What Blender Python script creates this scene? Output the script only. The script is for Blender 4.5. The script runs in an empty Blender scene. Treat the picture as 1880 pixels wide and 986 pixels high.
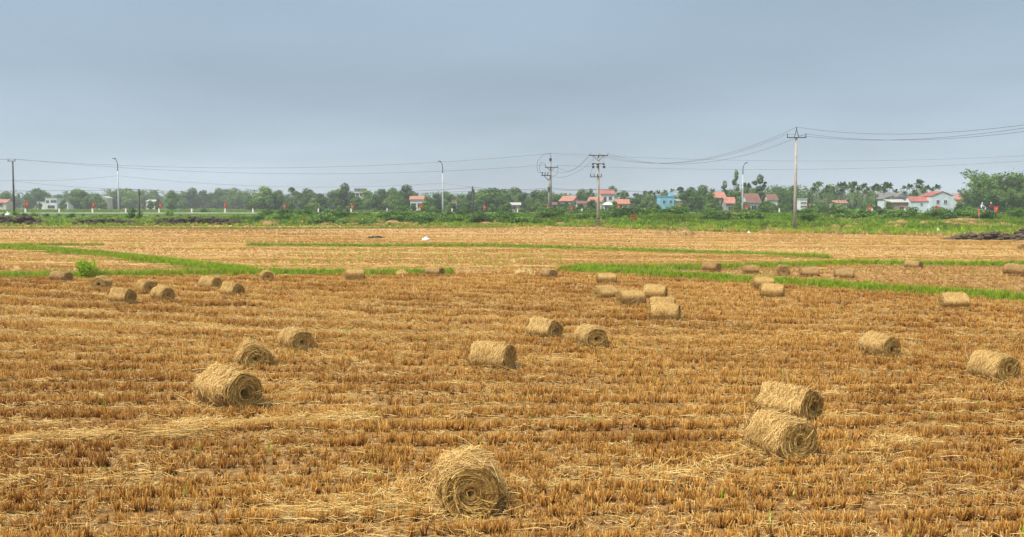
import bpy, math, random
import numpy as np
from mathutils import Vector, Matrix

random.seed(7)
rng = np.random.default_rng(11)
scene = bpy.context.scene
col = scene.collection
PI = math.pi

# ------------------------------------------------------------------ camera
CAM_H, FPX, CX, CY, HOR = 3.15, 1880.0, 940.0, 493.0, 376.0
TILT = math.atan((CY - HOR) / FPX)
cam_d = bpy.data.cameras.new('camera'); cam = bpy.data.objects.new('camera', cam_d); col.objects.link(cam)
cam_d.sensor_width = 36.0; cam_d.lens = 36.0; cam_d.clip_start = 0.1; cam_d.clip_end = 6000
cam.location = (0, 0, CAM_H); cam.rotation_euler = (PI / 2 - TILT, 0, 0)
scene.camera = cam

# ------------------------------------------------------------------ sky and sun
SUN_EL, SUN_AZ = math.radians(58), math.radians(-128)      # azimuth from +Y towards +X: light from the left
world = bpy.data.worlds.new('World'); scene.world = world; world.use_nodes = True
wn, wl = world.node_tree.nodes, world.node_tree.links
wn.clear()
w_out = wn.new('ShaderNodeOutputWorld'); w_bg = wn.new('ShaderNodeBackground')
w_sky = wn.new('ShaderNodeTexSky'); w_sky.sky_type = 'NISHITA'; w_sky.sun_disc = False
w_sky.sun_elevation = SUN_EL; w_sky.sun_rotation = SUN_AZ
w_sky.air_density = 1.0; w_sky.dust_density = 2.0; w_sky.ozone_density = 1.0
w_tc = wn.new('ShaderNodeTexCoord'); w_sep = wn.new('ShaderNodeSeparateXYZ')
wl.new(w_tc.outputs['Generated'], w_sep.inputs[0])
# elevation profile of the overcast deck (pale at the horizon, slate above, brighter towards the zenith)
w_ramp = wn.new('ShaderNodeValToRGB')
cr = w_ramp.color_ramp
cr.elements[0].position = 0.0; cr.elements[0].color = (4.7, 5.5, 6.2, 1)
cr.elements[1].position = 1.0; cr.elements[1].color = (5.6, 6.0, 6.4, 1)
for p, c in ((0.06, (3.5, 4.35, 5.1, 1)), (0.12, (2.85, 3.7, 4.55, 1)), (0.22, (2.75, 3.65, 4.5, 1)), (0.5, (4.0, 4.6, 5.2, 1))):
    e = cr.elements.new(p); e.color = c
wl.new(w_sep.outputs['Z'], w_ramp.inputs[0])
# soft cloud masses laid out on a flat deck overhead
w_div = wn.new('ShaderNodeMath'); w_div.operation = 'ADD'; w_div.inputs[1].default_value = 0.12
wl.new(w_sep.outputs['Z'], w_div.inputs[0])
w_vd = wn.new('ShaderNodeVectorMath'); w_vd.operation = 'DIVIDE'
w_cmb = wn.new('ShaderNodeCombineXYZ')
for i in range(3): wl.new(w_div.outputs[0], w_cmb.inputs[i])
wl.new(w_tc.outputs['Generated'], w_vd.inputs[0]); wl.new(w_cmb.outputs[0], w_vd.inputs[1])
w_map = wn.new('ShaderNodeMapping'); w_map.inputs['Scale'].default_value = (0.42, 0.34, 0.0); w_map.inputs['Location'].default_value = (2.35, 0.9, 0)
wl.new(w_vd.outputs[0], w_map.inputs[0])
w_noi = wn.new('ShaderNodeTexNoise'); w_noi.inputs['Scale'].default_value = 1.0; w_noi.inputs['Detail'].default_value = 5.0; w_noi.inputs['Roughness'].default_value = 0.44
wl.new(w_map.outputs[0], w_noi.inputs['Vector'])
w_mr = wn.new('ShaderNodeMapRange'); w_mr.inputs[1].default_value = 0.32; w_mr.inputs[2].default_value = 0.68
w_mr.inputs[3].default_value = 0.82; w_mr.inputs[4].default_value = 1.12
wl.new(w_noi.outputs[0], w_mr.inputs[0])
w_mul = wn.new('ShaderNodeMix'); w_mul.data_type = 'RGBA'; w_mul.blend_type = 'MULTIPLY'; w_mul.inputs[0].default_value = 1.0
w_cmb2 = wn.new('ShaderNodeCombineXYZ')
for i in range(3): wl.new(w_mr.outputs[0], w_cmb2.inputs[i])
wl.new(w_ramp.outputs[0], w_mul.inputs[6]); wl.new(w_cmb2.outputs[0], w_mul.inputs[7])
w_mix = wn.new('ShaderNodeMix'); w_mix.data_type = 'RGBA'; w_mix.inputs[0].default_value = 0.93
wl.new(w_sky.outputs[0], w_mix.inputs[6]); wl.new(w_mul.outputs[2], w_mix.inputs[7])
wl.new(w_mix.outputs[2], w_bg.inputs[0]); w_bg.inputs[1].default_value = 0.042
wl.new(w_bg.outputs[0], w_out.inputs[0])

sun_d = bpy.data.lights.new('sun', 'SUN'); sun = bpy.data.objects.new('sun', sun_d); col.objects.link(sun)
sun_d.energy = 1.5; sun_d.angle = math.radians(10); sun_d.color = (1.0, 0.93, 0.82)
sd = Vector((math.sin(SUN_AZ) * math.cos(SUN_EL), math.cos(SUN_AZ) * math.cos(SUN_EL), math.sin(SUN_EL)))
sun.rotation_euler = (-sd).to_track_quat('-Z', 'Y').to_euler()

scene.view_settings.view_transform = 'Standard'; scene.view_settings.look = 'None'
scene.view_settings.exposure = 1.74; scene.view_settings.gamma = 1.0
scene.view_settings.use_curve_mapping = False
scene.render.engine = 'CYCLES'
scene.cycles.use_denoising = True
scene.cycles.max_bounces = 5; scene.cycles.diffuse_bounces = 2; scene.cycles.transmission_bounces = 3
scene.cycles.volume_bounces = 0; scene.cycles.transparent_max_bounces = 4

# ------------------------------------------------------------------ pixel helpers
_ct, _st = math.cos(TILT), math.sin(TILT)
def ray(px, py):
    a, b = (px - CX) / FPX, (CY - py) / FPX
    return np.array([a, _ct + b * _st, -_st + b * _ct])
def at(px, py, Y):                       # point on the ray at distance Y down the view
    r = ray(px, py); k = Y / r[1]
    return Vector((r[0] * k, Y, CAM_H + r[2] * k))
def sst(t):
    t = np.clip(t, 0, 1); return t * t * (3 - 2 * t)
def bank_start(x):
    return np.interp(x, [-60, -12, 8, 24, 40, 62, 90], [150, 150, 146, 118, 106, 97, 92])
def terrain(x, y):
    x = np.asarray(x, float); y = np.asarray(y, float)
    ys = bank_start(x)
    z = 1.72 * sst((y - ys) / (170.5 - ys))
    z = np.where(y > 181.5, 1.72 - 1.1 * sst((y - 181.5) / 7), z)
    return z
def relief(x, y):
    x = np.asarray(x, float); y = np.asarray(y, float)
    f = 1 - sst((y - 48) / 14)
    r = (np.sin(x * 1.7 + np.sin(y * .9)) * np.sin(y * 2.1 + 1.3 * np.sin(x * .6)) * .012
         + np.sin(x * 4.3 + y * 1.1) * np.sin(y * 5.2 - x * .7) * .008 + np.sin(x * .35 + .4) * np.sin(y * .31) * .02)
    return r * f
def hgt(x, y): return terrain(x, y) + relief(x, y)
def G(px, py):                           # point where the pixel's ray meets the terrain
    r = ray(px, py); t = np.concatenate([np.linspace(5, 100, 1900), np.linspace(100, 1400, 3000)])
    x, y, z = r[0] * t, r[1] * t, CAM_H + r[2] * t
    hit = np.nonzero(z <= terrain(x, y))[0]
    i = hit[0] if len(hit) else len(t) - 1
    return Vector((x[i], y[i], float(hgt(x[i], y[i]))))
def H(x, y): return float(hgt(x, y))

# ------------------------------------------------------------------ materials
def nodes_of(name):
    m = bpy.data.materials.new(name); m.use_nodes = True
    n, l = m.node_tree.nodes, m.node_tree.links
    return m, n, l, n['Principled BSDF']
def ramp_node(n, stops):
    r = n.new('ShaderNodeValToRGB'); e = r.color_ramp.elements
    e[0].position, e[0].color = stops[0][0], (*stops[0][1], 1)
    e[1].position, e[1].color = stops[-1][0], (*stops[-1][1], 1)
    for p, c in stops[1:-1]:
        k = e.new(p); k.color = (*c, 1)
    return r
def mixc(n, l, a, b, fac, blend='MIX'):
    m = n.new('ShaderNodeMix'); m.data_type = 'RGBA'; m.blend_type = blend
    for s, v in ((0, fac), (6, a), (7, b)):
        if hasattr(v, 'links'): l.new(v, m.inputs[s])
        elif s == 0: m.inputs[0].default_value = v
        else: m.inputs[s].default_value = (*v, 1)
    return m.outputs[2]
def noise(n, l, scale, detail=3, vec=None, rough=.5, sc=None):
    t = n.new('ShaderNodeTexNoise'); t.inputs['Scale'].default_value = scale; t.inputs['Detail'].default_value = detail
    t.inputs['Roughness'].default_value = rough
    if vec is None:
        g = n.new('ShaderNodeNewGeometry'); vec = g.outputs['Position']
    if sc is not None:
        mp = n.new('ShaderNodeMapping'); mp.inputs['Scale'].default_value = sc; l.new(vec, mp.inputs[0]); vec = mp.outputs[0]
    l.new(vec, t.inputs['Vector']); return t.outputs[0]
def rng_node(n, l, src, a, b, c, d):
    m = n.new('ShaderNodeMapRange')
    for i, v in enumerate((a, b, c, d)): m.inputs[i + 1].default_value = v
    l.new(src, m.inputs[0]); return m.outputs[0]
def fibre_mat(name, stops, patch=None, patch_scale=.25, patch_lo=.45, patch_hi=.62, transl=0.0, rough=.75, rnd=.25, spec=.25):
    """Colour from the strand's own tint, drifting over metres; optional translucency for blades and leaves."""
    m, n, l, p = nodes_of(name)
    at_ = n.new('ShaderNodeAttribute'); at_.attribute_name = 'tint'
    oi = n.new('ShaderNodeObjectInfo')
    ma = n.new('ShaderNodeMath'); ma.operation = 'MULTIPLY_ADD'; ma.inputs[1].default_value = rnd; 
    su = n.new('ShaderNodeMath'); su.operation = 'SUBTRACT'; su.inputs[1].default_value = .5
    l.new(oi.outputs['Random'], su.inputs[0]); l.new(su.outputs[0], ma.inputs[0]); l.new(at_.outputs['Fac'], ma.inputs[2])
    r = ramp_node(n, stops); l.new(ma.outputs[0], r.inputs[0]); c = r.outputs[0]
    if patch:
        nz = noise(n, l, patch_scale, 3)
        f = rng_node(n, l, nz, patch_lo, patch_hi, 0, 1)
        c = mixc(n, l, c, patch, f, 'MULTIPLY')
    l.new(c, p.inputs['Base Color']); p.inputs['Roughness'].default_value = rough
    p.inputs['Specular IOR Level'].default_value = spec
    if transl > 0:
        t = n.new('ShaderNodeBsdfTranslucent'); l.new(c, t.inputs[0])
        mx = n.new('ShaderNodeMixShader'); mx.inputs[0].default_value = transl
        l.new(p.outputs[0], mx.inputs[1]); l.new(t.outputs[0], mx.inputs[2])
        l.new(mx.outputs[0], n['Material Output'].inputs[0])
    return m
def plain_mat(name, c, rough=.7, var=.18, scale=3.0, bump=0.0, metal=0.0, bscale=None):
    m, n, l, p = nodes_of(name)
    tc = n.new('ShaderNodeTexCoord')
    nz = noise(n, l, scale, 4, tc.outputs['Object'])
    f = rng_node(n, l, nz, .3, .7, 1 - var, 1 + var)
    cc = n.new('ShaderNodeCombineXYZ')
    for i in range(3): l.new(f, cc.inputs[i])
    l.new(mixc(n, l, c, cc.outputs[0], 1.0, 'MULTIPLY'), p.inputs['Base Color'])
    p.inputs['Roughness'].default_value = rough; p.inputs['Metallic'].default_value = metal
    if bump:
        b = n.new('ShaderNodeBump'); b.inputs['Strength'].default_value = bump
        l.new(noise(n, l, bscale or scale * 6, 4, tc.outputs['Object']), b.inputs['Height']); l.new(b.outputs[0], p.inputs['Normal'])
    return m
def roof_mat(name, c, var=.25):
    m, n, l, p = nodes_of(name)
    tc = n.new('ShaderNodeTexCoord')
    nz = noise(n, l, 1.1, 5, tc.outputs['Object'], .65)
    f = rng_node(n, l, nz, .3, .7, 1 - var, 1 + var)
    cc = n.new('ShaderNodeCombineXYZ')
    for i in range(3): l.new(f, cc.inputs[i])
    wv = n.new('ShaderNodeTexWave'); wv.inputs['Scale'].default_value = 1.4; wv.bands_direction = 'X'; l.new(tc.outputs['Object'], wv.inputs[0])
    f2 = rng_node(n, l, wv.outputs['Fac'], 0, 1, .84, 1.06)
    c2 = n.new('ShaderNodeCombineXYZ')
    for i in range(3): l.new(f2, c2.inputs[i])
    a = mixc(n, l, c, cc.outputs[0], 1.0, 'MULTIPLY')
    l.new(mixc(n, l, a, c2.outputs[0], 1.0, 'MULTIPLY'), p.inputs['Base Color']); p.inputs['Roughness'].default_value = .8
    b = n.new('ShaderNodeBump'); b.inputs['Strength'].default_value = .6; l.new(wv.outputs['Fac'], b.inputs['Height']); l.new(b.outputs[0], p.inputs['Normal'])
    return m

M = {}
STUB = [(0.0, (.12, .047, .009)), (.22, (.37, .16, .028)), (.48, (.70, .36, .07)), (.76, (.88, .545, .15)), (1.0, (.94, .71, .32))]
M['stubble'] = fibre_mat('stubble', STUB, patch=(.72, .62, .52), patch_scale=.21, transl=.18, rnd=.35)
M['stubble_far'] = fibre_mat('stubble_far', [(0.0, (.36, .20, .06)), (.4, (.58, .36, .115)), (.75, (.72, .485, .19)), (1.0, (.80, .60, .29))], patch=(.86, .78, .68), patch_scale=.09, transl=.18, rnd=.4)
M['litter'] = fibre_mat('litter', [(0.0, (.34, .18, .045)), (.4, (.62, .39, .115)), (.75, (.80, .57, .215)), (1.0, (.88, .71, .36))], transl=.1, rnd=.3)
M['bale_side'] = fibre_mat('bale_side', [(0.0, (.28, .15, .042)), (.35, (.56, .345, .105)), (.7, (.74, .505, .19)), (1.0, (.86, .66, .32))], transl=.05, rnd=.12)
M['bale_end'] = fibre_mat('bale_end', [(0.0, (.15, .075, .016)), (.4, (.48, .29, .075)), (.75, (.70, .46, .145)), (1.0, (.84, .61, .25))], transl=.05, rnd=.12)
M['bale_old'] = fibre_mat('bale_old', [(0.0, (.19, .105, .035)), (.4, (.46, .285, .105)), (.75, (.62, .41, .17)), (1.0, (.74, .54, .27))], transl=.05, rnd=.2)
M['grass'] = fibre_mat('grass', [(0.0, (.07, .15, .012)), (.4, (.25, .42, .025)), (.75, (.45, .59, .045)), (1.0, (.60, .64, .10))], patch=(1.0, .92, .55), patch_scale=.35, transl=.35, rnd=.3)
M['weed'] = fibre_mat('weed', [(0.0, (.04, .11, .012)), (.4, (.13, .29, .02)), (.75, (.26, .42, .035)), (1.0, (.46, .48, .09))], patch=(.62, .62, .6), patch_scale=.10, transl=.3, rnd=.5)
M['dry_weed'] = fibre_mat('dry_weed', [(0.0, (.22, .12, .04)), (.5, (.50, .34, .13)), (1.0, (.66, .52, .25))], transl=.2, rnd=.4)
M['golden_weed'] = fibre_mat('golden_weed', [(0.0, (.25, .20, .03)), (.5, (.52, .44, .06)), (1.0, (.68, .60, .14))], transl=.2, rnd=.3)
def leafm(name, a, b, c, t=.3): M[name] = fibre_mat(name, [(0.0, a), (.5, b), (1.0, c)], transl=t, rnd=.35, rough=.6)
leafm('leaf_broad', (.045, .105, .018), (.125, .245, .04), (.24, .37, .075))
leafm('leaf_dark', (.03, .075, .018), (.08, .17, .034), (.16, .255, .06))
leafm('leaf_light', (.07, .155, .022), (.18, .32, .05), (.31, .43, .095))
leafm('leaf_bamboo', (.055, .125, .024), (.16, .285, .055), (.28, .40, .10))
leafm('leaf_palm', (.028, .065, .014), (.075, .15, .034), (.15, .23, .06), .2)
leafm('leaf_banana', (.07, .16, .02), (.17, .32, .05), (.30, .42, .10), .35)
leafm('leaf_shrub', (.03, .085, .012), (.095, .215, .026), (.20, .35, .055))
leafm('leaf_brown', (.06, .035, .02), (.13, .085, .045), (.22, .16, .08), .1)
M['bark'] = plain_mat('bark', (.14, .11, .08), .9, .3, 4, .4)
M['palm_bark'] = plain_mat('palm_bark', (.26, .24, .20), .9, .25, 4, .3)
M['soil'] = plain_mat('soil', (.062, .042, .024), .95, .5, 3, .8)
M['soil_grey'] = plain_mat('soil_grey', (.10, .075, .048), .95, .5, 3, .8)
M['bund_soil'] = plain_mat('bund_soil', (.15, .115, .05), .95, .4, 2, .6)
M['char'] = plain_mat('char', (.025, .021, .018), .95, .4, 6, .5)
M['concrete'] = plain_mat('concrete', (.42, .40, .36), .85, .18, 2, .2)
M['concrete_pale'] = plain_mat('concrete_pale', (.62, .61, .57), .85, .12, 2, .1)
M['pole_dark'] = plain_mat('pole_dark', (.11, .095, .085), .9, .3, 3, .3)
M['pole_grey'] = plain_mat('pole_grey', (.30, .285, .26), .9, .25, 3, .3)
M['galv'] = plain_mat('galv', (.50, .52, .53), .6, .1, 5, 0, .15)
M['galv_dark'] = plain_mat('galv_dark', (.14, .15, .16), .5, .1, 5, 0, .4)
M['iron'] = plain_mat('iron', (.045, .045, .05), .6, .2, 5)
M['insul'] = plain_mat('insul', (.05, .035, .03), .35, .2, 5)
M['cable'] = plain_mat('cable', (.05, .053, .058), .6, .1, 3)
M['white'] = plain_mat('white', (.78, .78, .75), .6, .06, 4)
M['red'] = plain_mat('red', (.62, .035, .022), .7, .1, 6)
M['orange_red'] = plain_mat('orange_red', (.78, .13, .03), .7, .1, 6)
M['yellow'] = plain_mat('yellow', (.85, .62, .03), .6, .05, 4)
M['glass'] = plain_mat('glass', (.05, .06, .07), .15, .2, 4)
M['road'] = plain_mat('road', (.60, .58, .53), .9, .12, .6, .15)
M['wall_white'] = plain_mat('wall_white', (.74, .76, .76), .85, .10, .8, .1)
M['wall_paleblue'] = plain_mat('wall_paleblue', (.60, .68, .74), .85, .10, .8, .1)
M['wall_blue'] = plain_mat('wall_blue', (.22, .50, .68), .85, .10, .8, .1)
M['wall_grey'] = plain_mat('wall_grey', (.36, .35, .33), .9, .2, .9, .2)
M['wall_cream'] = plain_mat('wall_cream', (.66, .60, .48), .9, .12, .8, .1)
M['wall_brick'] = plain_mat('wall_brick', (.36, .24, .18), .9, .25, 1.2, .3)
M['roof_orange'] = roof_mat('roof_orange', (.46, .20, .14))
M['roof_red'] = roof_mat('roof_red', (.40, .14, .11))
M['roof_brown'] = roof_mat('roof_brown', (.20, .10, .075))
M['roof_grey'] = roof_mat('roof_grey', (.22, .21, .20))
M['roof_pale'] = roof_mat('roof_pale', (.48, .47, .44))
M['roof_white'] = roof_mat('roof_white', (.74, .75, .76), .08)
M['frame'] = plain_mat('frame', (.55, .56, .56), .6, .08, 3)
M['skin'] = plain_mat('skin', (.42, .25, .17), .6, .05, 5)
M['shirt'] = plain_mat('shirt', (.20, .03, .035), .85, .15, 8)
M['shirt_white'] = plain_mat('shirt_white', (.66, .68, .70), .85, .1, 8)
M['trousers'] = plain_mat('trousers', (.03, .035, .05), .85, .2, 8)
M['rubber'] = plain_mat('rubber', (.02, .02, .022), .8, .1, 6)
M['paint_dark'] = plain_mat('paint_dark', (.05, .05, .06), .3, .1, 6)
M['paint_white'] = plain_mat('paint_white', (.7, .7, .7), .3, .05, 6)
M['sack'] = plain_mat('sack', (.80, .80, .79), .5, .08, 4, .3)
M['shade_net'] = plain_mat('shade_net', (.09, .085, .08), .9, .2, 4)

# ground: dark mottled soil and chaff in the paddies, grassy earth on the bank and beyond
def ground_mat():
    m, n, l, p = nodes_of('ground')
    g = n.new('ShaderNodeNewGeometry'); pos = g.outputs['Position']
    a = noise(n, l, 11, 8, pos, .78)
    r = ramp_node(n, [(.30, (.05, .027, .012)), (.45, (.20, .115, .045)), (.58, (.40, .25, .095)), (.75, (.62, .42, .18))]); l.new(a, r.inputs[0])
    far = ramp_node(n, [(.25, (.40, .255, .10)), (.5, (.54, .36, .15)), (.75, (.63, .45, .21))])
    l.new(noise(n, l, .9, 6, pos, .7, (.35, 1.4, 1)), far.inputs[0])
    s = n.new('ShaderNodeSeparateXYZ'); l.new(pos, s.inputs[0])
    fy = rng_node(n, l, s.outputs['Y'], 30, 56, 0, 1)
    c = mixc(n, l, r.outputs[0], far.outputs[0], fy)
    tone = rng_node(n, l, noise(n, l, .16, 4, pos, .55, (.5, 1.6, 1)), .35, .65, .0, .5)
    c = mixc(n, l, c, (.72, .52, .40), tone, 'MULTIPLY')
    gr = ramp_node(n, [(.3, (.045, .085, .018)), (.55, (.10, .17, .03)), (.75, (.22, .22, .06))]); l.new(noise(n, l, .35, 5, pos, .65), gr.inputs[0])
    zf = rng_node(n, l, s.outputs['Z'], .06, .22, 0, 1)
    c = mixc(n, l, c, gr.outputs[0], zf)
    l.new(c, p.inputs['Base Color']); p.inputs['Roughness'].default_value = .95; p.inputs['Specular IOR Level'].default_value = .15
    b = n.new('ShaderNodeBump'); b.inputs['Strength'].default_value = .7; b.inputs['Distance'].default_value = .04
    l.new(noise(n, l, 14, 6, pos, .75), b.inputs['Height']); l.new(b.outputs[0], p.inputs['Normal'])
    return m
M['ground'] = ground_mat()

# ------------------------------------------------------------------ mesh helpers
def np_mesh(name, V, F, mat, tint=None, smooth=False, matidx=None):
    """V (n,3) array; F list of faces or (m,4)/(m,3) array."""
    me = bpy.data.meshes.new(name)
    V = np.asarray(V, np.float32)
    if isinstance(F, np.ndarray):
        m_, k = F.shape
        me.vertices.add(len(V)); me.vertices.foreach_set('co', V.ravel())
        me.loops.add(m_ * k); me.loops.foreach_set('vertex_index', F.astype(np.int32).ravel())
        me.polygons.add(m_); me.polygons.foreach_set('loop_start', np.arange(0, m_ * k, k, dtype=np.int32))
        me.update(calc_edges=True)
    else:
        me.from_pydata(V.tolist(), [], F); me.update()
    if tint is not None:
        a = me.attributes.new('tint', 'FLOAT', 'POINT'); a.data.foreach_set('value', np.asarray(tint, np.float32))
    for x in (mat if isinstance(mat, (list, tuple)) else [mat]): me.materials.append(x)
    if matidx is not None: me.polygons.foreach_set('material_index', np.asarray(matidx, np.int32))
    if smooth: me.polygons.foreach_set('use_smooth', np.ones(len(me.polygons), bool))
    return me
def link(name, me, parent=None, loc=None, kind=None):
    o = bpy.data.objects.new(name, me); col.objects.link(o)
    if parent: o.parent = parent
    if loc is not None: o.location = loc
    if kind: o['kind'] = kind
    return o
def tag(o, label, cat, group=None):
    o['label'] = label; o['category'] = cat
    if group: o['group'] = group
    return o
def empty(name, loc, rz=0, label=None, cat=None, group=None, scale=None):
    o = bpy.data.objects.new(name, None); col.objects.link(o); o.location = loc; o.rotation_euler = (0, 0, rz); o.empty_display_size = .2
    if scale is not None: o.scale = (scale,) * 3 if not hasattr(scale, '__len__') else scale
    if label: tag(o, label, cat, group)
    return o
class MB:
    def __init__(s): s.v, s.f, s.i = [], [], []; s.cur = 0
    def add(s, v, f):
        b = len(s.v); s.v += [tuple(x) for x in v]; s.f += [tuple(b + k for k in q) for q in f]; s.i += [s.cur] * len(f)
        return s
    def box(s, x0, x1, y0, y1, z0, z1):
        return s.add([(x0, y0, z0), (x1, y0, z0), (x1, y1, z0), (x0, y1, z0), (x0, y0, z1), (x1, y0, z1), (x1, y1, z1), (x0, y1, z1)],
                     [(3, 2, 1, 0), (4, 5, 6, 7), (0, 1, 5, 4), (1, 2, 6, 5), (2, 3, 7, 6), (3, 0, 4, 7)])
    def tube(s, pts, rad, n=8, cap=True):
        pts = [Vector(p) for p in pts]; rad = rad if hasattr(rad, '__len__') else [rad] * len(pts)
        v, f = [], []; ref = None
        for i, p in enumerate(pts):
            d = (pts[min(i + 1, len(pts) - 1)] - pts[max(i - 1, 0)]).normalized()
            if ref is None:
                ref = Vector((1, 0, 0)) if abs(d.x) < .8 else Vector((0, 1, 0))
            a = (ref - d * ref.dot(d)).normalized(); ref = a; b = d.cross(a)
            for k in range(n):
                t = 2 * PI * k / n; v.append(p + (a * math.cos(t) + b * math.sin(t)) * rad[i])
        for i in range(len(pts) - 1):
            for k in range(n):
                k2 = (k + 1) % n; f.append((i * n + k, i * n + k2, (i + 1) * n + k2, (i + 1) * n + k))
        if cap: f.append(tuple(range(n - 1, -1, -1))); f.append(tuple((len(pts) - 1) * n + k for k in range(n)))
        return s.add(v, f)
    def mesh(s, name, mat, smooth=False):
        return np_mesh(name, np.array(s.v), s.f, mat, smooth=smooth, matidx=s.i if isinstance(mat, (list, tuple)) else None)
    def build(s, name, mat, parent=None, smooth=False, loc=None): return link(name, s.mesh(name, mat, smooth), parent, loc)
def norm(a): return a / np.maximum(np.linalg.norm(a, axis=-1, keepdims=True), 1e-9)
def ribbons(P, W, S):
    """P (n,k,3) centre lines, W (n,k) half widths, S (n,k,3) side directions -> V, F"""
    n, k, _ = P.shape
    L, R = P - S * W[..., None], P + S * W[..., None]
    V = np.stack([L, R], 2).reshape(-1, 3)
    b = (np.arange(n) * k * 2)[:, None] + (np.arange(k - 1) * 2)[None]
    F = np.stack([b, b + 1, b + 3, b + 2], -1).reshape(-1, 4)
    return V, F
def leaves(C, N, size, aspect=.5, r=rng):
    """diamond leaves centred C facing N -> V, F"""
    n = len(C); N = norm(N)
    t = norm(np.cross(N, norm(r.normal(size=(n, 3))))); b = np.cross(N, t)
    s = size[:, None]
    V = np.stack([C - t * s, C + b * s * aspect - N * s * .12, C + t * s, C - b * s * aspect - N * s * .12], 1).reshape(-1, 3)
    return V, np.arange(n * 4).reshape(n, 4)
def tint4(t): return np.repeat(t, 4)
def joinVF(parts):
    Vs, Fs, Ts, o = [], [], [], 0
    for V, F, T in parts:
        Vs.append(V); Fs.append(F + o); Ts.append(T); o += len(V)
    return np.concatenate(Vs), np.concatenate(Fs), np.concatenate(Ts)

# points + geometry nodes: scatters uncountable straw, stubble and grass
def scatter(name, pts, rz, sc, idx, protos, tilt=None):
    pts = np.asarray(pts, np.float32); n = len(pts)
    c = bpy.data.collections.new(name + '_pieces')
    for i, me in enumerate(protos):
        c.objects.link(bpy.data.objects.new('%s_piece_%02d' % (name, i), me))
    me = bpy.data.meshes.new(name); me.vertices.add(n); me.vertices.foreach_set('co', pts.ravel())
    rot = np.zeros((n, 3), np.float32); rot[:, 2] = rz
    if tilt is not None: rot[:, :2] = tilt
    me.attributes.new('rot', 'FLOAT_VECTOR', 'POINT').data.foreach_set('vector', rot.ravel())
    me.attributes.new('sca', 'FLOAT', 'POINT').data.foreach_set('value', np.asarray(sc, np.float32))
    me.attributes.new('pick', 'INT', 'POINT').data.foreach_set('value', np.asarray(idx, np.int32))
    o = link(name, me, kind='stuff')
    ng = bpy.data.node_groups.new(name, 'GeometryNodeTree')
    ng.interface.new_socket('Geometry', in_out='INPUT', socket_type='NodeSocketGeometry')
    ng.interface.new_socket('Geometry', in_out='OUTPUT', socket_type='NodeSocketGeometry')
    N, Lk = ng.nodes, ng.links
    gi, go = N.new('NodeGroupInput'), N.new('NodeGroupOutput')
    ci = N.new('GeometryNodeCollectionInfo'); ci.inputs[0].default_value = c; ci.inputs[1].default_value = True; ci.inputs[2].default_value = True
    ip = N.new('GeometryNodeInstanceOnPoints'); ip.inputs['Pick Instance'].default_value = True
    def attr(nm, ty):
        a = N.new('GeometryNodeInputNamedAttribute'); a.data_type = ty; a.inputs[0].default_value = nm
        return a.outputs[0]
    er = N.new('FunctionNodeEulerToRotation'); Lk.new(attr('rot', 'FLOAT_VECTOR'), er.inputs[0])
    Lk.new(gi.outputs[0], ip.inputs['Points']); Lk.new(ci.outputs[0], ip.inputs['Instance'])
    Lk.new(attr('pick', 'INT'), ip.inputs['Instance Index']); Lk.new(er.outputs[0], ip.inputs['Rotation'])
    Lk.new(attr('sca', 'FLOAT'), ip.inputs['Scale']); Lk.new(ip.outputs[0], go.inputs[0])
    md = o.modifiers.new('scatter', 'NODES'); md.node_group = ng
    return o

# ================================================================== THE SETTING
def build_ground():
    xs = np.concatenate([[-1500, -900, -500, -300, -200, -150], np.arange(-120, -36, 6), np.arange(-34, 34.1, .3), np.arange(36, 121, 6), [150, 200, 300, 500, 900, 1500]])
    ys = np.concatenate([[-40, -15, 0, 5], np.arange(7, 56, .3), np.arange(57, 90, 3), np.arange(90, 188, 2), [192, 200, 240, 300, 400, 600, 900, 1500]])
    X, Y = np.meshgrid(xs, ys); Z = hgt(X, Y)
    V = np.stack([X, Y, Z], -1).reshape(-1, 3)
    nx, ny = len(xs), len(ys)
    i = (np.arange(ny - 1)[:, None] * nx + np.arange(nx - 1)[None]).ravel()
    F = np.stack([i, i + 1, i + nx + 1, i + nx], -1)
    o = link('ground', np_mesh('ground', V, F, M['ground'], smooth=True), kind='structure')
    b = MB().box(-420, 420, 171.5, 180.5, 1.5, 1.76); b.build('road', M['road'])['kind'] = 'structure'
    k = MB().box(-420, 420, 171.1, 171.48, 1.35, 1.86); k.build('kerb', M['concrete_pale'])['kind'] = 'structure'
build_ground()

# ---- bunds: low earth dykes between the paddies
BUNDS = {   # pixel polylines along the crest, half width in metres, grass density / m2, grass size
    'a': ([(-260, 514), (0, 510), (140, 510), (300, 508), (430, 505), (560, 505), (700, 505), (830, 503)], .78, 60, 1.0),
    'b': ([(-60, 450), (0, 455), (90, 461), (180, 469), (280, 480), (360, 490), (450, 501)], .95, 42, 1.05),
    'c': ([(-60, 452), (60, 452), (190, 451)], .45, 34, .9),
    'd': ([(455, 452), (700, 454), (900, 453), (1000, 457), (1200, 463), (1400, 470), (1520, 475)], .75, 38, .95),
    'e': ([(1035, 499), (1160, 506), (1300, 514), (1420, 522), (1600, 535), (1760, 546), (1900, 555), (2050, 565)], .72, 90, 1.0),
    'f': ([(1050, 494), (1180, 496), (1330, 494), (1450, 491), (1560, 486), (1700, 488), (1880, 489), (2000, 491)], .78, 58, 1.0),
    'g': ([(0, 420), (200, 420), (400, 421), (620, 420), (940, 418)], 1.3, 9, 1.2),
}
def poly_points(poly, step):
    P = [G(*p) for p in poly]; out = []
    for a, b in zip(P, P[1:]):
        n = max(2, int((b - a).length / step))
        out += [a.lerp(b, i / n) for i in range(n)]
    return out + [P[-1]]
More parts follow.
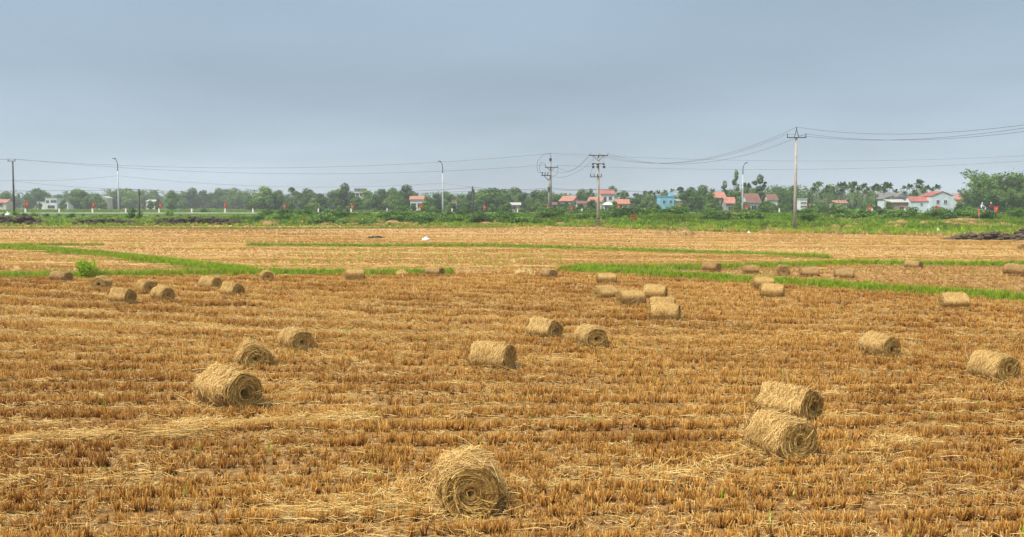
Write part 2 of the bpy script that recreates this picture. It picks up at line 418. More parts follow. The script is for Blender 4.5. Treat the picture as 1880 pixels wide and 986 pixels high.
def build_bund(key):
    poly, hw, dens, size = BUNDS[key]
    pts = poly_points(poly, .5 if hw < .7 else .9)
    prof = [(-1.3, -.05), (-.9, .03), (-.5, .07), (0, .09), (.5, .07), (.9, .03), (1.3, -.05)]
    V, F = [], []
    for i, p in enumerate(pts):
        d = (pts[min(i + 1, len(pts) - 1)] - pts[max(i - 1, 0)]); d.z = 0; d.normalize(); s = Vector((d.y, -d.x, 0))
        w = 1 + .15 * math.sin(i * .37) + random.uniform(-.08, .08)
        for u, z in prof:
            q = p + s * (u * hw * w); V.append((q.x, q.y, H(q.x, q.y) + z + random.uniform(-.02, .02)))
    k = len(prof)
    for i in range(len(pts) - 1):
        for j in range(k - 1): F.append((i * k + j, i * k + j + 1, (i + 1) * k + j + 1, (i + 1) * k + j))
    link('earth_bund', np_mesh('earth_bund', np.array(V), F, M['bund_soil'], smooth=True), kind='structure')
    # grass points
    P = np.array([tuple(p) for p in pts]); seg = np.linalg.norm(np.diff(P[:, :2], axis=0), axis=1)
    n = int(seg.sum() * hw * 2.3 * dens)
    w = rng.choice(len(seg), n, p=seg / seg.sum()); t = rng.random(n)[:, None]
    A, B = P[w], P[w + 1]; C = A + (B - A) * t; d = norm(B - A); s = np.stack([d[:, 1], -d[:, 0], 0 * d[:, 0]], -1)
    u = np.clip(rng.normal(0, .56, n), -1.6, 1.6); C = C + s * (u * hw)[:, None]
    C[:, 2] = hgt(C[:, 0], C[:, 1]) + .07 * np.clip(1.1 - np.abs(u), 0, 1)
    return C, np.full(n, size) * rng.uniform(.65, 1.25, n) * (1 - .25 * np.abs(u))
def grass_proto(seed, n=16, h=.34, w=.006, spread=.09, k=4, droop=.5, mat='grass'):
    r = np.random.default_rng(seed); a = r.uniform(0, 2 * PI, n); hh = h * r.uniform(.55, 1.1, n); ln = r.uniform(.1, .75, n) * droop
    t = np.linspace(0, 1, k); dirs = np.stack([np.cos(a), np.sin(a), 0 * a], -1); b = dirs * (r.uniform(0, spread, n))[:, None]
    P = b[:, None] + dirs[:, None] * (hh * ln)[:, None, None] * (t ** 2)[None, :, None]
    P[..., 2] += hh[:, None] * (t - .22 * ln[:, None] * t ** 2)
    S = np.stack([-np.sin(a), np.cos(a), 0 * a], -1)[:, None].repeat(k, 1)
    W = (w * r.uniform(.7, 1.4, n))[:, None] * (1 - .85 * t ** 1.5)[None]
    V, F = ribbons(P, W, S)
    T = (r.uniform(.15, .85, n)[:, None] + .15 * t[None]).repeat(2, 1).ravel()
    return np_mesh('blades', V, F, M[mat], T)
GP = [grass_proto(i, 18, .26, .009, .11) for i in range(5)] + [grass_proto(9, 14, .26, .007, .10, mat='weed'), grass_proto(10, 12, .24, .007, .12, droop=.8, mat='dry_weed')]
gp, gs = [], []
for k in 'abcdefg':
    C, S = build_bund(k); gp.append(C); gs.append(S)
gp = np.concatenate(gp); gs = np.concatenate(gs)
gs = gs * (1 + .0 * gs)
scatter('bund_grass', gp, rng.uniform(0, 2 * PI, len(gp)), gs, rng.choice(7, len(gp), p=[.17, .17, .17, .17, .16, .10, .06]), GP)

# where the bales lie: pixel of the contact point, turn of the visible end, shape, size, label
BALES = [
    (858, 930, 4, 0, 1.10, 'ragged straw bale with its whorled end showing, alone among tall foreground stubble', None, .97),
    (1432, 834, 33, 1, 1.04, 'golden straw bale touching a similar bale behind it, short stubble around', None, 1),
    (1447, 768, 54, 3, 1.04, 'golden straw bale whose near flank is hidden by the bale touching it', None, .97),
    (420, 751, 30, 2, 1.2, 'large pale straw bale with a dark hollow core in its end', None, .98),
    (466, 675, 4, 3, 1.04, 'round straw bale end-on behind the hollow-cored bale', None, .95),
    (543, 643, 22, 4, 1.02, 'pale straw bale with dark core, next to the bale seen end-on', None, .96),
    (903, 676, 62, 1, 1.0, 'straw bale seen side-on with narrow dark end, alone on short stubble', None, 1),
    (999, 623, 44, 3, .95, 'tilted straw bale with frayed end, beside the bale with straw spilling from its core', None, .96),
    (1084, 639, 22, 4, .98, 'straw bale with loose straw spilling from the core of its dark end', None, .97),
    (1614, 656, 40, 2, .93, 'straw bale with round whorled end, standing alone on rowed stubble near pale litter', None, 1),
    (1822, 697, 42, 1, .97, 'long pale straw bale with coiled end, the nearest one past the lone whorled bale', None, 1),
    (224, 557, 42, 3, .98, 'straw bale just in front of two touching bales beyond the spread straw', None, 1),
    (299, 552, 28, 4, .98, 'straw bale with round bright end, touching a bale half hidden behind it', None, 1),
    (268, 538, 22, 1, .98, 'straw bale half hidden behind another bale with round bright end', None, 1),
    (187, 531, -18, 2, .95, 'squat straw bale facing slightly away, just in front of the tall green weed clump', None, .95),
    (386, 530, 42, 1, .97, 'straw bale behind its close neighbour near the grassy bund', None, .95),
    (426, 545, 34, 3, .98, 'straw bale in front of its close neighbour near the grassy bund', None, 1),
    (112, 518, 46, 5, .95, 'brown straw bale pushed against the green bund beside the weed clump', None, .92),
    (490, 516, 8, 4, .88, 'small straw bale end-on against the green bund', None, .95),
    (650, 516, -72, 1, .95, 'straw bale lying side-on at the edge of the green bund', None, 1),
    (798, 506, 58, 5, .90, 'dull straw bale at the ragged end of the green bund', None, .9),
    (1007, 512, 32, 5, .86, 'brown straw bale next to a loose straw pile where the bund begins', None, .95),
    (1113, 523, -80, 1, .93, 'straw bale at the back of the cluster of bales, mostly hidden', None, .95),
    (1110, 549, -48, 3, .95, 'straw bale with frayed left end in the cluster of bales', None, .95),
    (1158, 562, -64, 1, .98, 'straw bale in the front middle of the cluster of bales', None, 1),
    (1202, 550, 80, 2, .95, 'straw bale at the right side of the cluster of bales', None, 1),
    (1216, 576, 84, 3, .92, 'straw bale half hidden behind the pale side-on bale in front of the cluster', None, 1),
    (1221, 592, 80, 4, 1.0, 'pale side-on straw bale standing nearest to the cluster of bales', None, 1),
    (1400, 533, -70, 1, .95, 'straw bale behind another at the edge of the long green bund', None, 1),
    (1418, 549, 84, 2, .93, 'straw bale in front of another at the edge of the long green bund', None, 1),
    (1751, 568, -70, 3, .97, 'single straw bale lying just below the long green bund', None, 1),
    (1306, 499, 55, 5, .95, 'dull brown straw bale in the strip between two green bunds', 'bales between the bunds', .95),
    (1376, 502, -60, 5, .90, 'dull brown straw bale in the strip between two green bunds', 'bales between the bunds', .85),
    (1437, 506, 6, 5, .95, 'round end-on straw bale in the strip between two green bunds', None, .98),
    (1485, 507, -76, 5, .95, 'dull brown straw bale in the strip between two green bunds', 'bales between the bunds', .92),
    (1549, 511, -84, 5, .98, 'dull brown straw bale in the strip between two green bunds', 'bales between the bunds', .95),
    (1677, 494, 62, 5, .90, 'lone small straw bale sunk in the grass of the farther green bund', None, .9),
    (1866, 508, 70, 5, 1.15, 'pale straw bale apart from the row, in the paddy behind the long bund', None, .95),
    (1876, 458, 20, 5, .85, 'tiny brown straw bale out on the far paddy', None, .95),
]
def bale_yaw(px, alpha): return math.radians(-90 + alpha) - math.atan((px - CX) / FPX)
FOOT = [(G(b[0], b[1]), bale_yaw(b[0], b[2]), b[4]) for b in BALES]
def under_bale(x, y, m):
    """True where a bale has flattened the stubble"""
    hit = np.zeros(len(x), bool)
    for p, a, sc in FOOT:
        dx, dy = x - p.x, y - p.y; u = dx * math.cos(a) + dy * math.sin(a); v = -dx * math.sin(a) + dy * math.cos(a)
        hit |= (np.abs(u) < .38 * sc + m) & (np.abs(v) < .27 * sc + m)
    return hit
# ---- rice stubble -------------------------------------------------
def stub_proto(seed, n=18, h=.15, w=.0038, mat='stubble', spread=.034, lean=.24):
    r = np.random.default_rng(seed); a = r.uniform(0, 2 * PI, n); hh = h * r.uniform(.45, 1.1, n)
    ln = r.uniform(0, 1, n) ** 1.5 * lean * 2; k = 3; t = np.linspace(0, 1, k)
    dirs = np.stack([np.cos(a), np.sin(a), 0 * a], -1); P = (dirs * r.uniform(0, spread, n)[:, None])[:, None] + dirs[:, None] * (hh * ln)[:, None, None] * (t ** 1.3)[None, :, None]
    P[..., 2] += (hh * np.sqrt(np.maximum(.1, 1 - (ln * .8) ** 2)))[:, None] * t[None] - .01
    sa = r.uniform(0, 2 * PI, n); S = np.stack([np.cos(sa), np.sin(sa), 0 * sa], -1)[:, None].repeat(k, 1)
    W = (w * r.uniform(.7, 1.5, n))[:, None] * np.array([1.0, 1.05, .8])[None]
    V, F = ribbons(P, W, S)
    T = (r.uniform(.04, .74, n)[:, None] + np.array([-.48, -.08, .28])[None]).repeat(2, 1).ravel()  # shade between stalks put into the tint: dark foot, pale lit tip
    return np_mesh('stubble_tuft', V, F, M[mat], T)
def litter_proto(seed, n=34, L=.24, R=.20, w=.0019, mat='litter', zmax=.06, align=.6):
    r = np.random.default_rng(seed); k = 5; t = np.linspace(-.5, .5, k)
    a = r.normal(0, align, n); l = L * r.uniform(.5, 1.2, n); c = np.stack([r.normal(0, R, n), r.normal(0, R * .6, n), r.uniform(.005, zmax, n)], -1)
    d = np.stack([np.cos(a), np.sin(a), r.normal(0, .07, n)], -1); s = np.stack([-np.sin(a), np.cos(a), 0 * a], -1)
    bend = r.normal(0, .045, n)
    P = c[:, None] + d[:, None] * (l[:, None] * t[None])[..., None] + s[:, None] * ((bend * l)[:, None] * (t ** 2 * 4)[None])[..., None]
    P[..., 2] = np.maximum(P[..., 2] + (r.normal(0, .015, n))[:, None] * (t ** 2 * 4)[None], .003)
    W = (w * r.uniform(.7, 1.5, n))[:, None] * np.ones(k)[None]
    S = norm(s + np.stack([0 * a, 0 * a, r.normal(0, .5, n)], -1))[:, None].repeat(k, 1)
    V, F = ribbons(P, W, S)
    return np_mesh('straw', V, F, M[mat], np.repeat(r.uniform(.1, .95, n), k * 2))
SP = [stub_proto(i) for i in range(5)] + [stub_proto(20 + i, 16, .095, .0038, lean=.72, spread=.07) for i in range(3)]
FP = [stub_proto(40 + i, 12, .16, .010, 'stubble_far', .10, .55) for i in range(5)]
LP = [litter_proto(60 + i) for i in range(5)] + [litter_proto(70 + i, 40, .10, .24, .0021, zmax=.03, align=2.0) for i in range(3)]

def rowphase(x, y):
    """row coordinate: rows lie square to the view nearby and swing towards the slanting bund farther off"""
    t = np.clip((y - 13) / 24, 0, 1); a = -.08 + .52 * t; da = np.where((t > 0) & (t < 1), .52 / 24, 0)
    return y + a * x, a, np.maximum(1 + da * x, .5)
def rowband(x, y, ph):
    """harvest passes: 1 in the standing rows, 0 in the trampled gaps"""
    w = .12 * np.sin(x * .13 + 1) + .10 * np.sin(y * .21 + x * .09)
    f = lambda per: .5 + .5 * np.cos(2 * PI * (ph + w) / per)
    k1, k2 = sst((y - 11) / 5), sst((y - 20) / 8)
    v = f(.45) * (1 - k1) + (f(.9) * (1 - k2) + f(1.8) * k2) * k1
    return sst((v - .18) / .5)
def on_main_field(x, y):
    """the near paddy, bounded by the left bund and the slanting right bund"""
    ex = [-40, -21.5, -10, -2.6, 1.0, 2.6, 8.0, 12, 16.2, 25]; ey = [42.5, 43.5, 45, 45.8, 48.5, 48.5, 42.4, 37.6, 33.2, 25]
    return y < np.interp(x, ex, ey)
def field_points(y0, y1, dens, xm=1.16):
    hw0 = .5 * xm
    A = hw0 * (y1 ** 2 - y0 ** 2); n = int(A * dens)
    y = np.sqrt(rng.uniform(y0 ** 2, y1 ** 2, n)); x = rng.uniform(-1, 1, n) * (hw0 * y + .4)
    return x, y
def mainstub(y0, y1, dens, big):
    x, y = field_points(y0, y1, dens)
    ph, fx, fy = rowphase(x, y); row = .1667
    tgt = np.round(ph / row) * row + rng.normal(0, .018, len(x))
    for _ in range(4):
        ph, fx, fy = rowphase(x, y); y = y + (tgt - ph) / fy
    ph, fx, fy = rowphase(x, y)
    band = rowband(x, y, ph)
    band = np.clip(band * (.95 + .15 * np.sin(x * .7 + 2 * np.sin(y * .4)) * np.sin(y * .9 + x * .3)), 0, 1)
    patch = np.sin(x * .41 + 1.3) * np.sin(y * .33 + .8) + .5 * np.sin(x * 1.1 + y * .7)
    keep = on_main_field(x, y) & (rng.random(len(x)) < .78 + .3 * band)
    keep &= ~under_bale(x, y, .10)
    # bare clods where the soil shows
    bare = (np.sin(x * 1.3 + 3 * np.sin(y * .8)) * np.sin(y * 2.3 + 1.2 * np.sin(x * .9)) > .72)
    keep &= ~(bare & (rng.random(len(x)) < .55))
    x, y, band, patch = x[keep], y[keep], band[keep], patch[keep]
    sc = (.38 + .58 * band) * rng.uniform(.75, 1.2, len(x)) * big
    low = rng.random(len(x)) > .25 + .65 * band
    idx = np.where(low, rng.integers(5, 8, len(x)), rng.integers(0, 5, len(x)))
    return np.stack([x, y, hgt(x, y)], -1), sc, idx, band
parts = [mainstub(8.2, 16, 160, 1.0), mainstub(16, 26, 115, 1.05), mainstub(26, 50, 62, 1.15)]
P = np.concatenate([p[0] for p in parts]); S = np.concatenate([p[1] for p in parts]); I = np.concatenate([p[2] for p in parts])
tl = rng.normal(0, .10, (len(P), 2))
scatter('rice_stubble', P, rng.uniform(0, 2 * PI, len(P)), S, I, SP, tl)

# stubble of the paddies beyond the bunds, down to where single tufts no longer show
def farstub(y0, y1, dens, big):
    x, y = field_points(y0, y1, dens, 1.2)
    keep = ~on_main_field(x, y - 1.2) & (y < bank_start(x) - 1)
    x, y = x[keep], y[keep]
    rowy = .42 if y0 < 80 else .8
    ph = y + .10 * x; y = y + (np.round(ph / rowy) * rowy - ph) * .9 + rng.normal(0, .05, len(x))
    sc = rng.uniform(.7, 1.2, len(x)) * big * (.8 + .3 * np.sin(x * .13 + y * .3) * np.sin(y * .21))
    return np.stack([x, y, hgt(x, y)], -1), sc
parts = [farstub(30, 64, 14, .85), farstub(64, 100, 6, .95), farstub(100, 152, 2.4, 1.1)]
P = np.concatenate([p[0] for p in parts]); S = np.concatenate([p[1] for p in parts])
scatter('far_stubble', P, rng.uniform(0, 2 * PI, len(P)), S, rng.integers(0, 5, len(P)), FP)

# ---- loose straw: thin litter everywhere, thick swaths where the combine dropped it
lx, ly, lr, ls, li = [], [], [], [], []
def put(x, y, r, s, i): lx.append(x); ly.append(y); lr.append(r); ls.append(s); li.append(i)
x, y = field_points(8.3, 26, 9); k = on_main_field(x, y); x, y = x[k], y[k]
put(x, y, rng.uniform(0, 2 * PI, len(x)), rng.uniform(.6, 1.1, len(x)), rng.integers(5, 8, len(x)))
x, y = field_points(26, 50, 4); k = on_main_field(x, y); x, y = x[k], y[k]
put(x, y, rng.uniform(0, 2 * PI, len(x)), rng.uniform(.8, 1.3, len(x)), rng.integers(5, 8, len(x)))
def band_litter(y0, y1, dens, cut):
    x, y = field_points(y0, y1, dens); ph, fx, fy = rowphase(x, y)
    b = rowband(x, y, ph)
    z = .5 + .5 * np.sin(x * .31 + 2.1) * np.sin(y * .27 + .4 * x * .1)
    k = on_main_field(x, y) & (b < cut * (.5 + z)); x, y = x[k], y[k]
    put(x, y, np.arctan2(-fx[k], fy[k]) + rng.normal(0, .3, len(x)), rng.uniform(.7, 1.15, len(x)), rng.integers(0, 5, len(x)))
band_litter(8.3, 24, 7, .10); band_litter(24, 47, 6, .22)
SWATHS = [  # pixel start, pixel end, half width m, count
    ((0, 818), (330, 800), .30, 120), ((330, 800), (620, 772), .32, 160), ((0, 900), (300, 888), .35, 70), ((500, 955), (760, 940), .30, 110),
    ((930, 905), (1330, 872), .2, 80), ((600, 775), (660, 772), .35, 70), ((1560, 840), (1690, 815), .35, 75), ((470, 720), (560, 716), .3, 40),
    ((560, 665), (640, 668), .3, 40), ((1000, 662), (1075, 668), .4, 55), ((1150, 632), (1270, 628), .55, 120), ((1330, 628), (1500, 622), .5, 60),
    ((1650, 652), (1760, 660), .4, 60), ((1700, 740), (1760, 742), .4, 30), ((50, 585), (200, 625), .9, 300), ((150, 578), (330, 610), .8, 280), ((480, 560), (760, 598), .5, 260),
    ((480, 590), (720, 622), .45, 200), ((520, 575), (900, 622), .45, 240), ((0, 575), (160, 580), .6, 120), ((700, 520), (940, 508), .8, 240), ((560, 562), (900, 560), .5, 200),
    ((330, 600), (480, 618), .5, 120), ((740, 930), (800, 905), .35, 50), ((1330, 850), (1400, 800), .3, 30), ((1500, 775), (1540, 765), .25, 30),
    ((0, 645), (120, 655), .5, 60), ((640, 690), (820, 740), .3, 40),
]
for a, b, hw, n in SWATHS:
    A, B = G(*a), G(*b); d = B - A; L = max(d.length, .3); d2 = Vector((d.x, d.y)).normalized()
    n = int(n * .34)
    t = rng.uniform(-.08, 1.08, n); u = rng.normal(0, .5, n) * hw * (1 + .4 * np.sin(t * 9))
    x = A.x + d.x * t - d2.y * u; y = A.y + d.y * t + d2.x * u
    put(x, y, math.atan2(d2.y, d2.x) + rng.normal(0, .35, n), rng.uniform(.8, 1.3, n), rng.integers(0, 5, n))
lx, ly, lr, ls, li = map(np.concatenate, (lx, ly, lr, ls, li))
lz = hgt(lx, ly) + rng.uniform(.0, .06, len(lx))
scatter('loose_straw', np.stack([lx, ly, lz], -1), lr, ls, li, LP, rng.normal(0, .08, (len(lx), 2)))

# long-stalked straw lying in the paddies beyond, and green weed shoots here and there
x, y = field_points(50, 110, .8, 1.2); k = ~on_main_field(x, y - 2) & (y < bank_start(x) - 2) & (np.sin(y * .9 + .1 * x) + .6 * np.sin(x * .12 + y * .3) > .4); x, y = x[k], y[k]
XL = [litter_proto(90 + i, 40, .8, .9, .006, zmax=.10, align=.6) for i in range(4)]
scatter('spread_straw', np.stack([x, y, hgt(x, y) + .03], -1), rng.normal(0, .25, len(x)), rng.uniform(.7, 1.2, len(x)), rng.integers(0, 4, len(x)), XL)
x, y = field_points(8.5, 44, .55); k = on_main_field(x, y); x, y = x[k], y[k]
x2, y2 = field_points(44, 90, .25); x3 = rng.uniform(-14, 3, 500); y3 = rng.uniform(50, 74, 500); y2 = np.concatenate([y2, y3]); x2 = np.concatenate([x2, x3])
k = ~on_main_field(x2, y2 - 2); x2, y2 = x2[k], y2[k]
GS = [grass_proto(30 + i, 6, .20, .006, .05) for i in range(3)]
xa, ya = np.concatenate([x, x2]), np.concatenate([y, y2])
scatter('green_shoots', np.stack([xa, ya, hgt(xa, ya)], -1), rng.uniform(0, 6.28, len(xa)), np.concatenate([rng.uniform(.5, 1, len(x)), rng.uniform(.8, 1.7, len(x2))]), rng.integers(0, 3, len(xa)), GS)

SEG = [(-1e9, 'short of the verge pole'), (26, 'between verge pole and first lamp'), (218, 'between first lamp and lone coconut palm'), (539, 'between coconut palm and weathered post'), (868, 'between weathered post and switch pole'),
       (1010, 'between switch pole and cut-out pole'), (1100, 'between cut-out pole and blue house'), (1230, 'between blue house and village lamp'), (1363, 'between village lamp and tall pole'), (1460, 'between tall pole and brick shed'), (1630, 'near the pale two-storey house'), (1760, 'by the huge bamboo')]
def seg(px): return ', ' + [t for b, t in SEG if px >= b][-1]
# ================================================================== STRAW BALES
def bale_parts(seed, R=.265, L=.74, hole=.05, ragged=1.0, old=False):
    r = np.random.default_rng(seed); nA = 64
    th = np.linspace(0, 2 * PI, nA, endpoint=False)
    lump = sum(r.normal(0, .011) * np.cos(k * th + r.uniform(0, 6.28)) for k in range(2, 7))
    def prof(t, x):   # radius of the roll at angle t, position x
        l = np.interp(t % (2 * PI), np.append(th, 2 * PI), np.append(lump, lump[0]))
        q = (R + l) * (1 - .13 * np.abs(np.clip(2 * np.asarray(x) / L, -1, 1)) ** 5) + .014 * np.sin(x * 9 + seed) * np.cos(t * 2 + seed)
        return q
    def place(t, rad, x):  # sag: flatten where it sits on the ground
        yy = rad * np.cos(t) * 1.03; zz = rad * np.sin(t)
        zz = np.where(zz < -.72 * R, -.72 * R + (zz + .72 * R) * .35, zz)
        return np.stack([x + 0 * t, yy, zz + R * .93], -1)
    cx, cz = r.normal(0, .03), r.normal(0, .03)
    rings = []; nE = 13
    for side in (-1, 1):
        rr = []
        for i in range(nE):
            u = i / (nE - 1); rad = np.maximum(u, .02) * prof(th, side * L / 2) * .985
            xo = side * (L / 2 + .009 * np.sin(2 * PI * (u * 3.1) + th * side + 1.5 * np.sin(th * 2 + seed)) * (u < .95) - hole * np.exp(-(u / .17) ** 2) * 2.2 - .035 * max(0, u - .86) / .14)
            rr.append(place(th, rad, xo + r.normal(0, .004, nA)))
        rings.append(rr if side == -1 else rr[::-1])
    mids = []
    for x in np.linspace(-L / 2 + .05, L / 2 - .05, 11): mids.append(place(th, prof(th, x) + r.normal(0, .006, nA), np.full(nA, x)))
    allr = rings[0] + mids + rings[1]
    V = np.concatenate(allr); n = len(allr)
    i = np.arange(n - 1)[:, None] * nA; k = np.arange(nA)[None]; k2 = (k + 1) % nA
    F = np.stack([i + k, i + k2, i + nA + k2, i + nA + k], -1).reshape(-1, 4)
    ring_id = np.repeat(np.arange(n), nA)
    T = np.where((ring_id < nE) | (ring_id >= n - nE), .40, .45) + r.normal(0, .05, len(V))
    mi = np.repeat([1 if (a < nE - 1 or a >= n - nE) else 0 for a in range(n - 1)], nA)
    mats = [M['bale_old'], M['bale_old']] if old else [M['bale_side'], M['bale_end']]
    core = np_mesh('straw_roll', V, F, mats, T, smooth=True, matidx=mi)
    # wrapped strands
    ns, k = 2400, 6; s = np.linspace(-.5, .5, k)
    t0 = r.uniform(0, 2 * PI, ns); x0 = r.uniform(-L / 2 + .01, L / 2 - .01, ns); ln = r.uniform(.14, .46, ns); an = r.normal(0, .5, ns) + r.choice([-.5, .5], ns) * .8
    tt = t0[:, None] + (ln * np.cos(an))[:, None] * s[None] / R; xx = np.clip(x0[:, None] + (ln * np.sin(an))[:, None] * s[None], -L / 2 + .0, L / 2 + .02)
    rad = prof(tt, xx) + r.uniform(.001, .009, ns)[:, None] + (r.uniform(0, 1, ns) ** 4 * .05 * ragged)[:, None] * (s ** 2 * 4)[None]
    P = place(tt, rad, xx); d = norm(np.gradient(P, axis=1)); out = norm(P - np.stack([xx, 0 * xx, 0 * xx + R * .93], -1)); S = norm(np.cross(d, out) + .35 * out * r.normal(0, 1, ns)[:, None, None])
    W = (.0025 * r.uniform(.7, 1.5, ns))[:, None] * np.ones(k)[None]
    v1, f1 = ribbons(P, W, S); T1 = np.repeat(np.clip(r.normal(.56, .23, ns), .02, 1), k * 2)
    # loose fringe: stalks standing off the roll and lying round its foot
    nf = int(110 * ragged); t0 = r.uniform(0, 2 * PI, nf); x0 = r.uniform(-L / 2, L / 2, nf); ln = r.uniform(.08, .24, nf); q = np.linspace(0, 1, k)
    tt = t0[:, None] + r.choice([-1, 1], nf)[:, None] * q[None] * (ln / R)[:, None] * .8
    rad = R + .005 + (ln * r.uniform(.15, .6, nf))[:, None] * q[None] ** 1.6; xx = x0[:, None] + (r.normal(0, .5, nf) * ln)[:, None] * q[None]
    P = place(tt, rad, xx); P[..., 2] = np.maximum(P[..., 2], .01)
    d = norm(np.gradient(P, axis=1)); S = norm(np.cross(d, r.normal(size=(nf, 1, 3)).repeat(k, 1)))
    v2, f2 = ribbons(P, np.full((nf, k), .0028), S); T2 = np.repeat(r.uniform(.35, 1, nf), k * 2)
    nb = int(150 * ragged); sd_ = r.choice([-1, 1], nb); c = np.stack([r.uniform(-L / 2 - .12, L / 2 + .12, nb), sd_ * r.uniform(.10, .40, nb), r.uniform(.02, .12, nb)], -1)
    a = r.uniform(0, 2 * PI, nb); ln = r.uniform(.1, .3, nb); dd = np.stack([np.cos(a), np.sin(a), r.normal(0, .25, nb)], -1)
    P = c[:, None] + dd[:, None] * (ln[:, None] * s[None])[..., None]; P[..., 2] = np.maximum(P[..., 2], .01)
    S = norm(np.cross(dd, r.normal(size=(nb, 3))))[:, None].repeat(k, 1); v3, f3 = ribbons(P, np.full((nb, k), .003), S); T3 = np.repeat(r.uniform(.3, .9, nb), k * 2)
    V, F, T = joinVF([(v1, f1, T1), (v2, f2, T2), (v3, f3, T3)])
    wrap = np_mesh('wound_straw', V, F, mats[0], T)
    # end strands: wound in a spiral, a few crossing stalks over them
    ends = []
    for side in (-1, 1):
        ne = 820; r0 = np.sqrt(r.uniform(.02, 1, ne)) * R * .98; t0 = r.uniform(0, 2 * PI, ne); ln = r.uniform(.08, .34, ne)
        cross = r.random(ne) < .22
        tt = t0[:, None] + side * (ln / np.maximum(r0, .06))[:, None] * s[None] * np.where(cross, .15, 1)[:, None]
        rr = r0[:, None] * (1 + r.normal(.1, .35, ne)[:, None] * s[None]) + np.where(cross, ln, 0)[:, None] * s[None]
        rr = np.clip(np.abs(rr), .01, R * .90); u = rr / R
        xx = side * (L / 2 + .012 + .009 * np.sin(2 * PI * (u * 3.1) + tt * side + 1.5 * np.sin(tt * 2 + seed)) - hole * np.exp(-(u / .17) ** 2) * 1.6 + r.uniform(-.012, .016, ne)[:, None] + (r.uniform(0, 1, ne) ** 5 * .06 * ragged)[:, None] * (s + .5)[None])
        P = place(tt, rr, xx); d = norm(np.gradient(P, axis=1) + 1e-6); S = norm(np.cross(d, np.broadcast_to(np.array([side, 0, 0.]), d.shape)) + .5 * np.array([side, 0, 0]) * r.normal(0, 1, ne)[:, None, None])
        W = (.0026 * r.uniform(.7, 1.6, ne))[:, None] * np.ones(k)[None]
        v, f = ribbons(P, W, S); ends.append((v, f, np.repeat(np.clip(r.normal(.54, .25, ne), .0, 1), k * 2)))
    V, F, T = joinVF(ends[:1]); e0 = np_mesh('end_straw', V, F, mats[1], T)
    V, F, T = joinVF(ends[1:]); e1 = np_mesh('end_straw', V, F, mats[1], T)
    return core, wrap, e0, e1
BV = [bale_parts(1, ragged=1.6, hole=.02), bale_parts(2, hole=.03), bale_parts(3, R=.27, hole=.13), bale_parts(4, R=.262, hole=.04), bale_parts(5, R=.26, L=.70, hole=.06), bale_parts(6, R=.255, L=.76, hole=.03, old=True)]
def bale(px, py, alpha, var, sc, label, group=None, squash=1.0):
    p = G(px, py)
    yaw = bale_yaw(px, alpha)
    o = empty('straw_bale', (p.x, p.y, H(p.x, p.y) - .015), yaw, label, 'straw bale', group, (sc, sc * (2 - squash), sc * squash))
    core, wrap, e0, e1 = BV[var]
    link('straw_roll', core, o); link('wound_straw', wrap, o, kind='stuff'); link('end_straw', e0, o, kind='stuff'); link('end_straw', e1, o, kind='stuff')
    return o
for b in BALES: bale(*b[:7], squash=b[7])

# ---- loose heaps of straw
def heap_mesh(seed, rx, ry, h, mat, lm, n=520, L=.5, w=.009):
    r = np.random.default_rng(seed); nu, nv = 22, 8; V = []
    for j in range(nv + 1):
        q = j / nv
        for i in range(nu):
            a = 2 * PI * i / nu; k = 1 + .16 * math.sin(3 * a + seed) + .1 * math.sin(7 * a) + r.normal(0, .03)
            V.append((rx * q * k * math.cos(a), ry * q * k * math.sin(a), h * (math.cos(q * PI / 2) ** .8) * (1 + r.normal(0, .08)) - .03))
    F = [(j * nu + i, (j + 1) * nu + i, (j + 1) * nu + (i + 1) % nu, j * nu + (i + 1) % nu) for j in range(nv) for i in range(nu)]
    core = np_mesh('straw_core', np.array(V), F, mat, r.uniform(.1, .5, len(V)), smooth=True)
    k = 5; s = np.linspace(-.5, .5, k); a = r.uniform(0, 2 * PI, n); q = np.sqrt(r.random(n)); d = r.uniform(0, 2 * PI, n); ln = L * r.uniform(.4, 1.1, n)
    bx, by = rx * q * np.cos(a), ry * q * np.sin(a)
    P = np.stack([bx[:, None] + (np.cos(d) * ln)[:, None] * s, by[:, None] + (np.sin(d) * ln)[:, None] * s, 0 * s[None] + np.zeros((n, 1))], -1)
    qq = np.clip(np.hypot(P[..., 0] / rx, P[..., 1] / ry), 0, 1.3)
    P[..., 2] = np.maximum(h * np.cos(np.minimum(qq, 1) * PI / 2) ** .8 + r.uniform(-.02, .08, n)[:, None] * h, .01)
    S = np.stack([-np.sin(d), np.cos(d), r.normal(0, .4, n)], -1)[:, None].repeat(k, 1)
    V, F = ribbons(P, np.full((n, k), w) * r.uniform(.6, 1.4, n)[:, None], norm(S))
    return core, np_mesh('loose_stalks', V, F, lm, np.repeat(r.uniform(.1, .95, n), k * 2))
HV = [heap_mesh(3, .48, .42, .32, M['bale_side'], M['litter']), heap_mesh(4, 1.2, .9, .70, M['bale_old'], M['bale_old'], 1100, .8, .022), heap_mesh(5, 1.5, 1.0, .5, M['bale_old'], M['bale_old'], 1100, .8, .022)]
def heap(px, py, var, sc, label, group=None, rz=0, name='straw_heap'):
    p = G(px, py); o = empty(name, p, rz, label, 'straw heap', group, sc)
    link('straw_core', HV[var][0], o); link('loose_stalks', HV[var][1], o, kind='stuff'); return o
heap(965, 506, 0, (1.2, 1, 1), 'loose flattened pile of pale straw beside the brown bale at the bund start')
heap(738, 506, 0, (.75, .8, .9), 'small pale heap of straw in the gap of the green bund')
for i, (px, s) in enumerate(((1210, .55), (1224, .75), (1242, .75), (1261, .9))):
    heap(px, 433, 1, s * 1.0, 'dark brown mound of old straw in a row on the far paddy', 'row of straw mounds on the far paddy', i * 1.3)
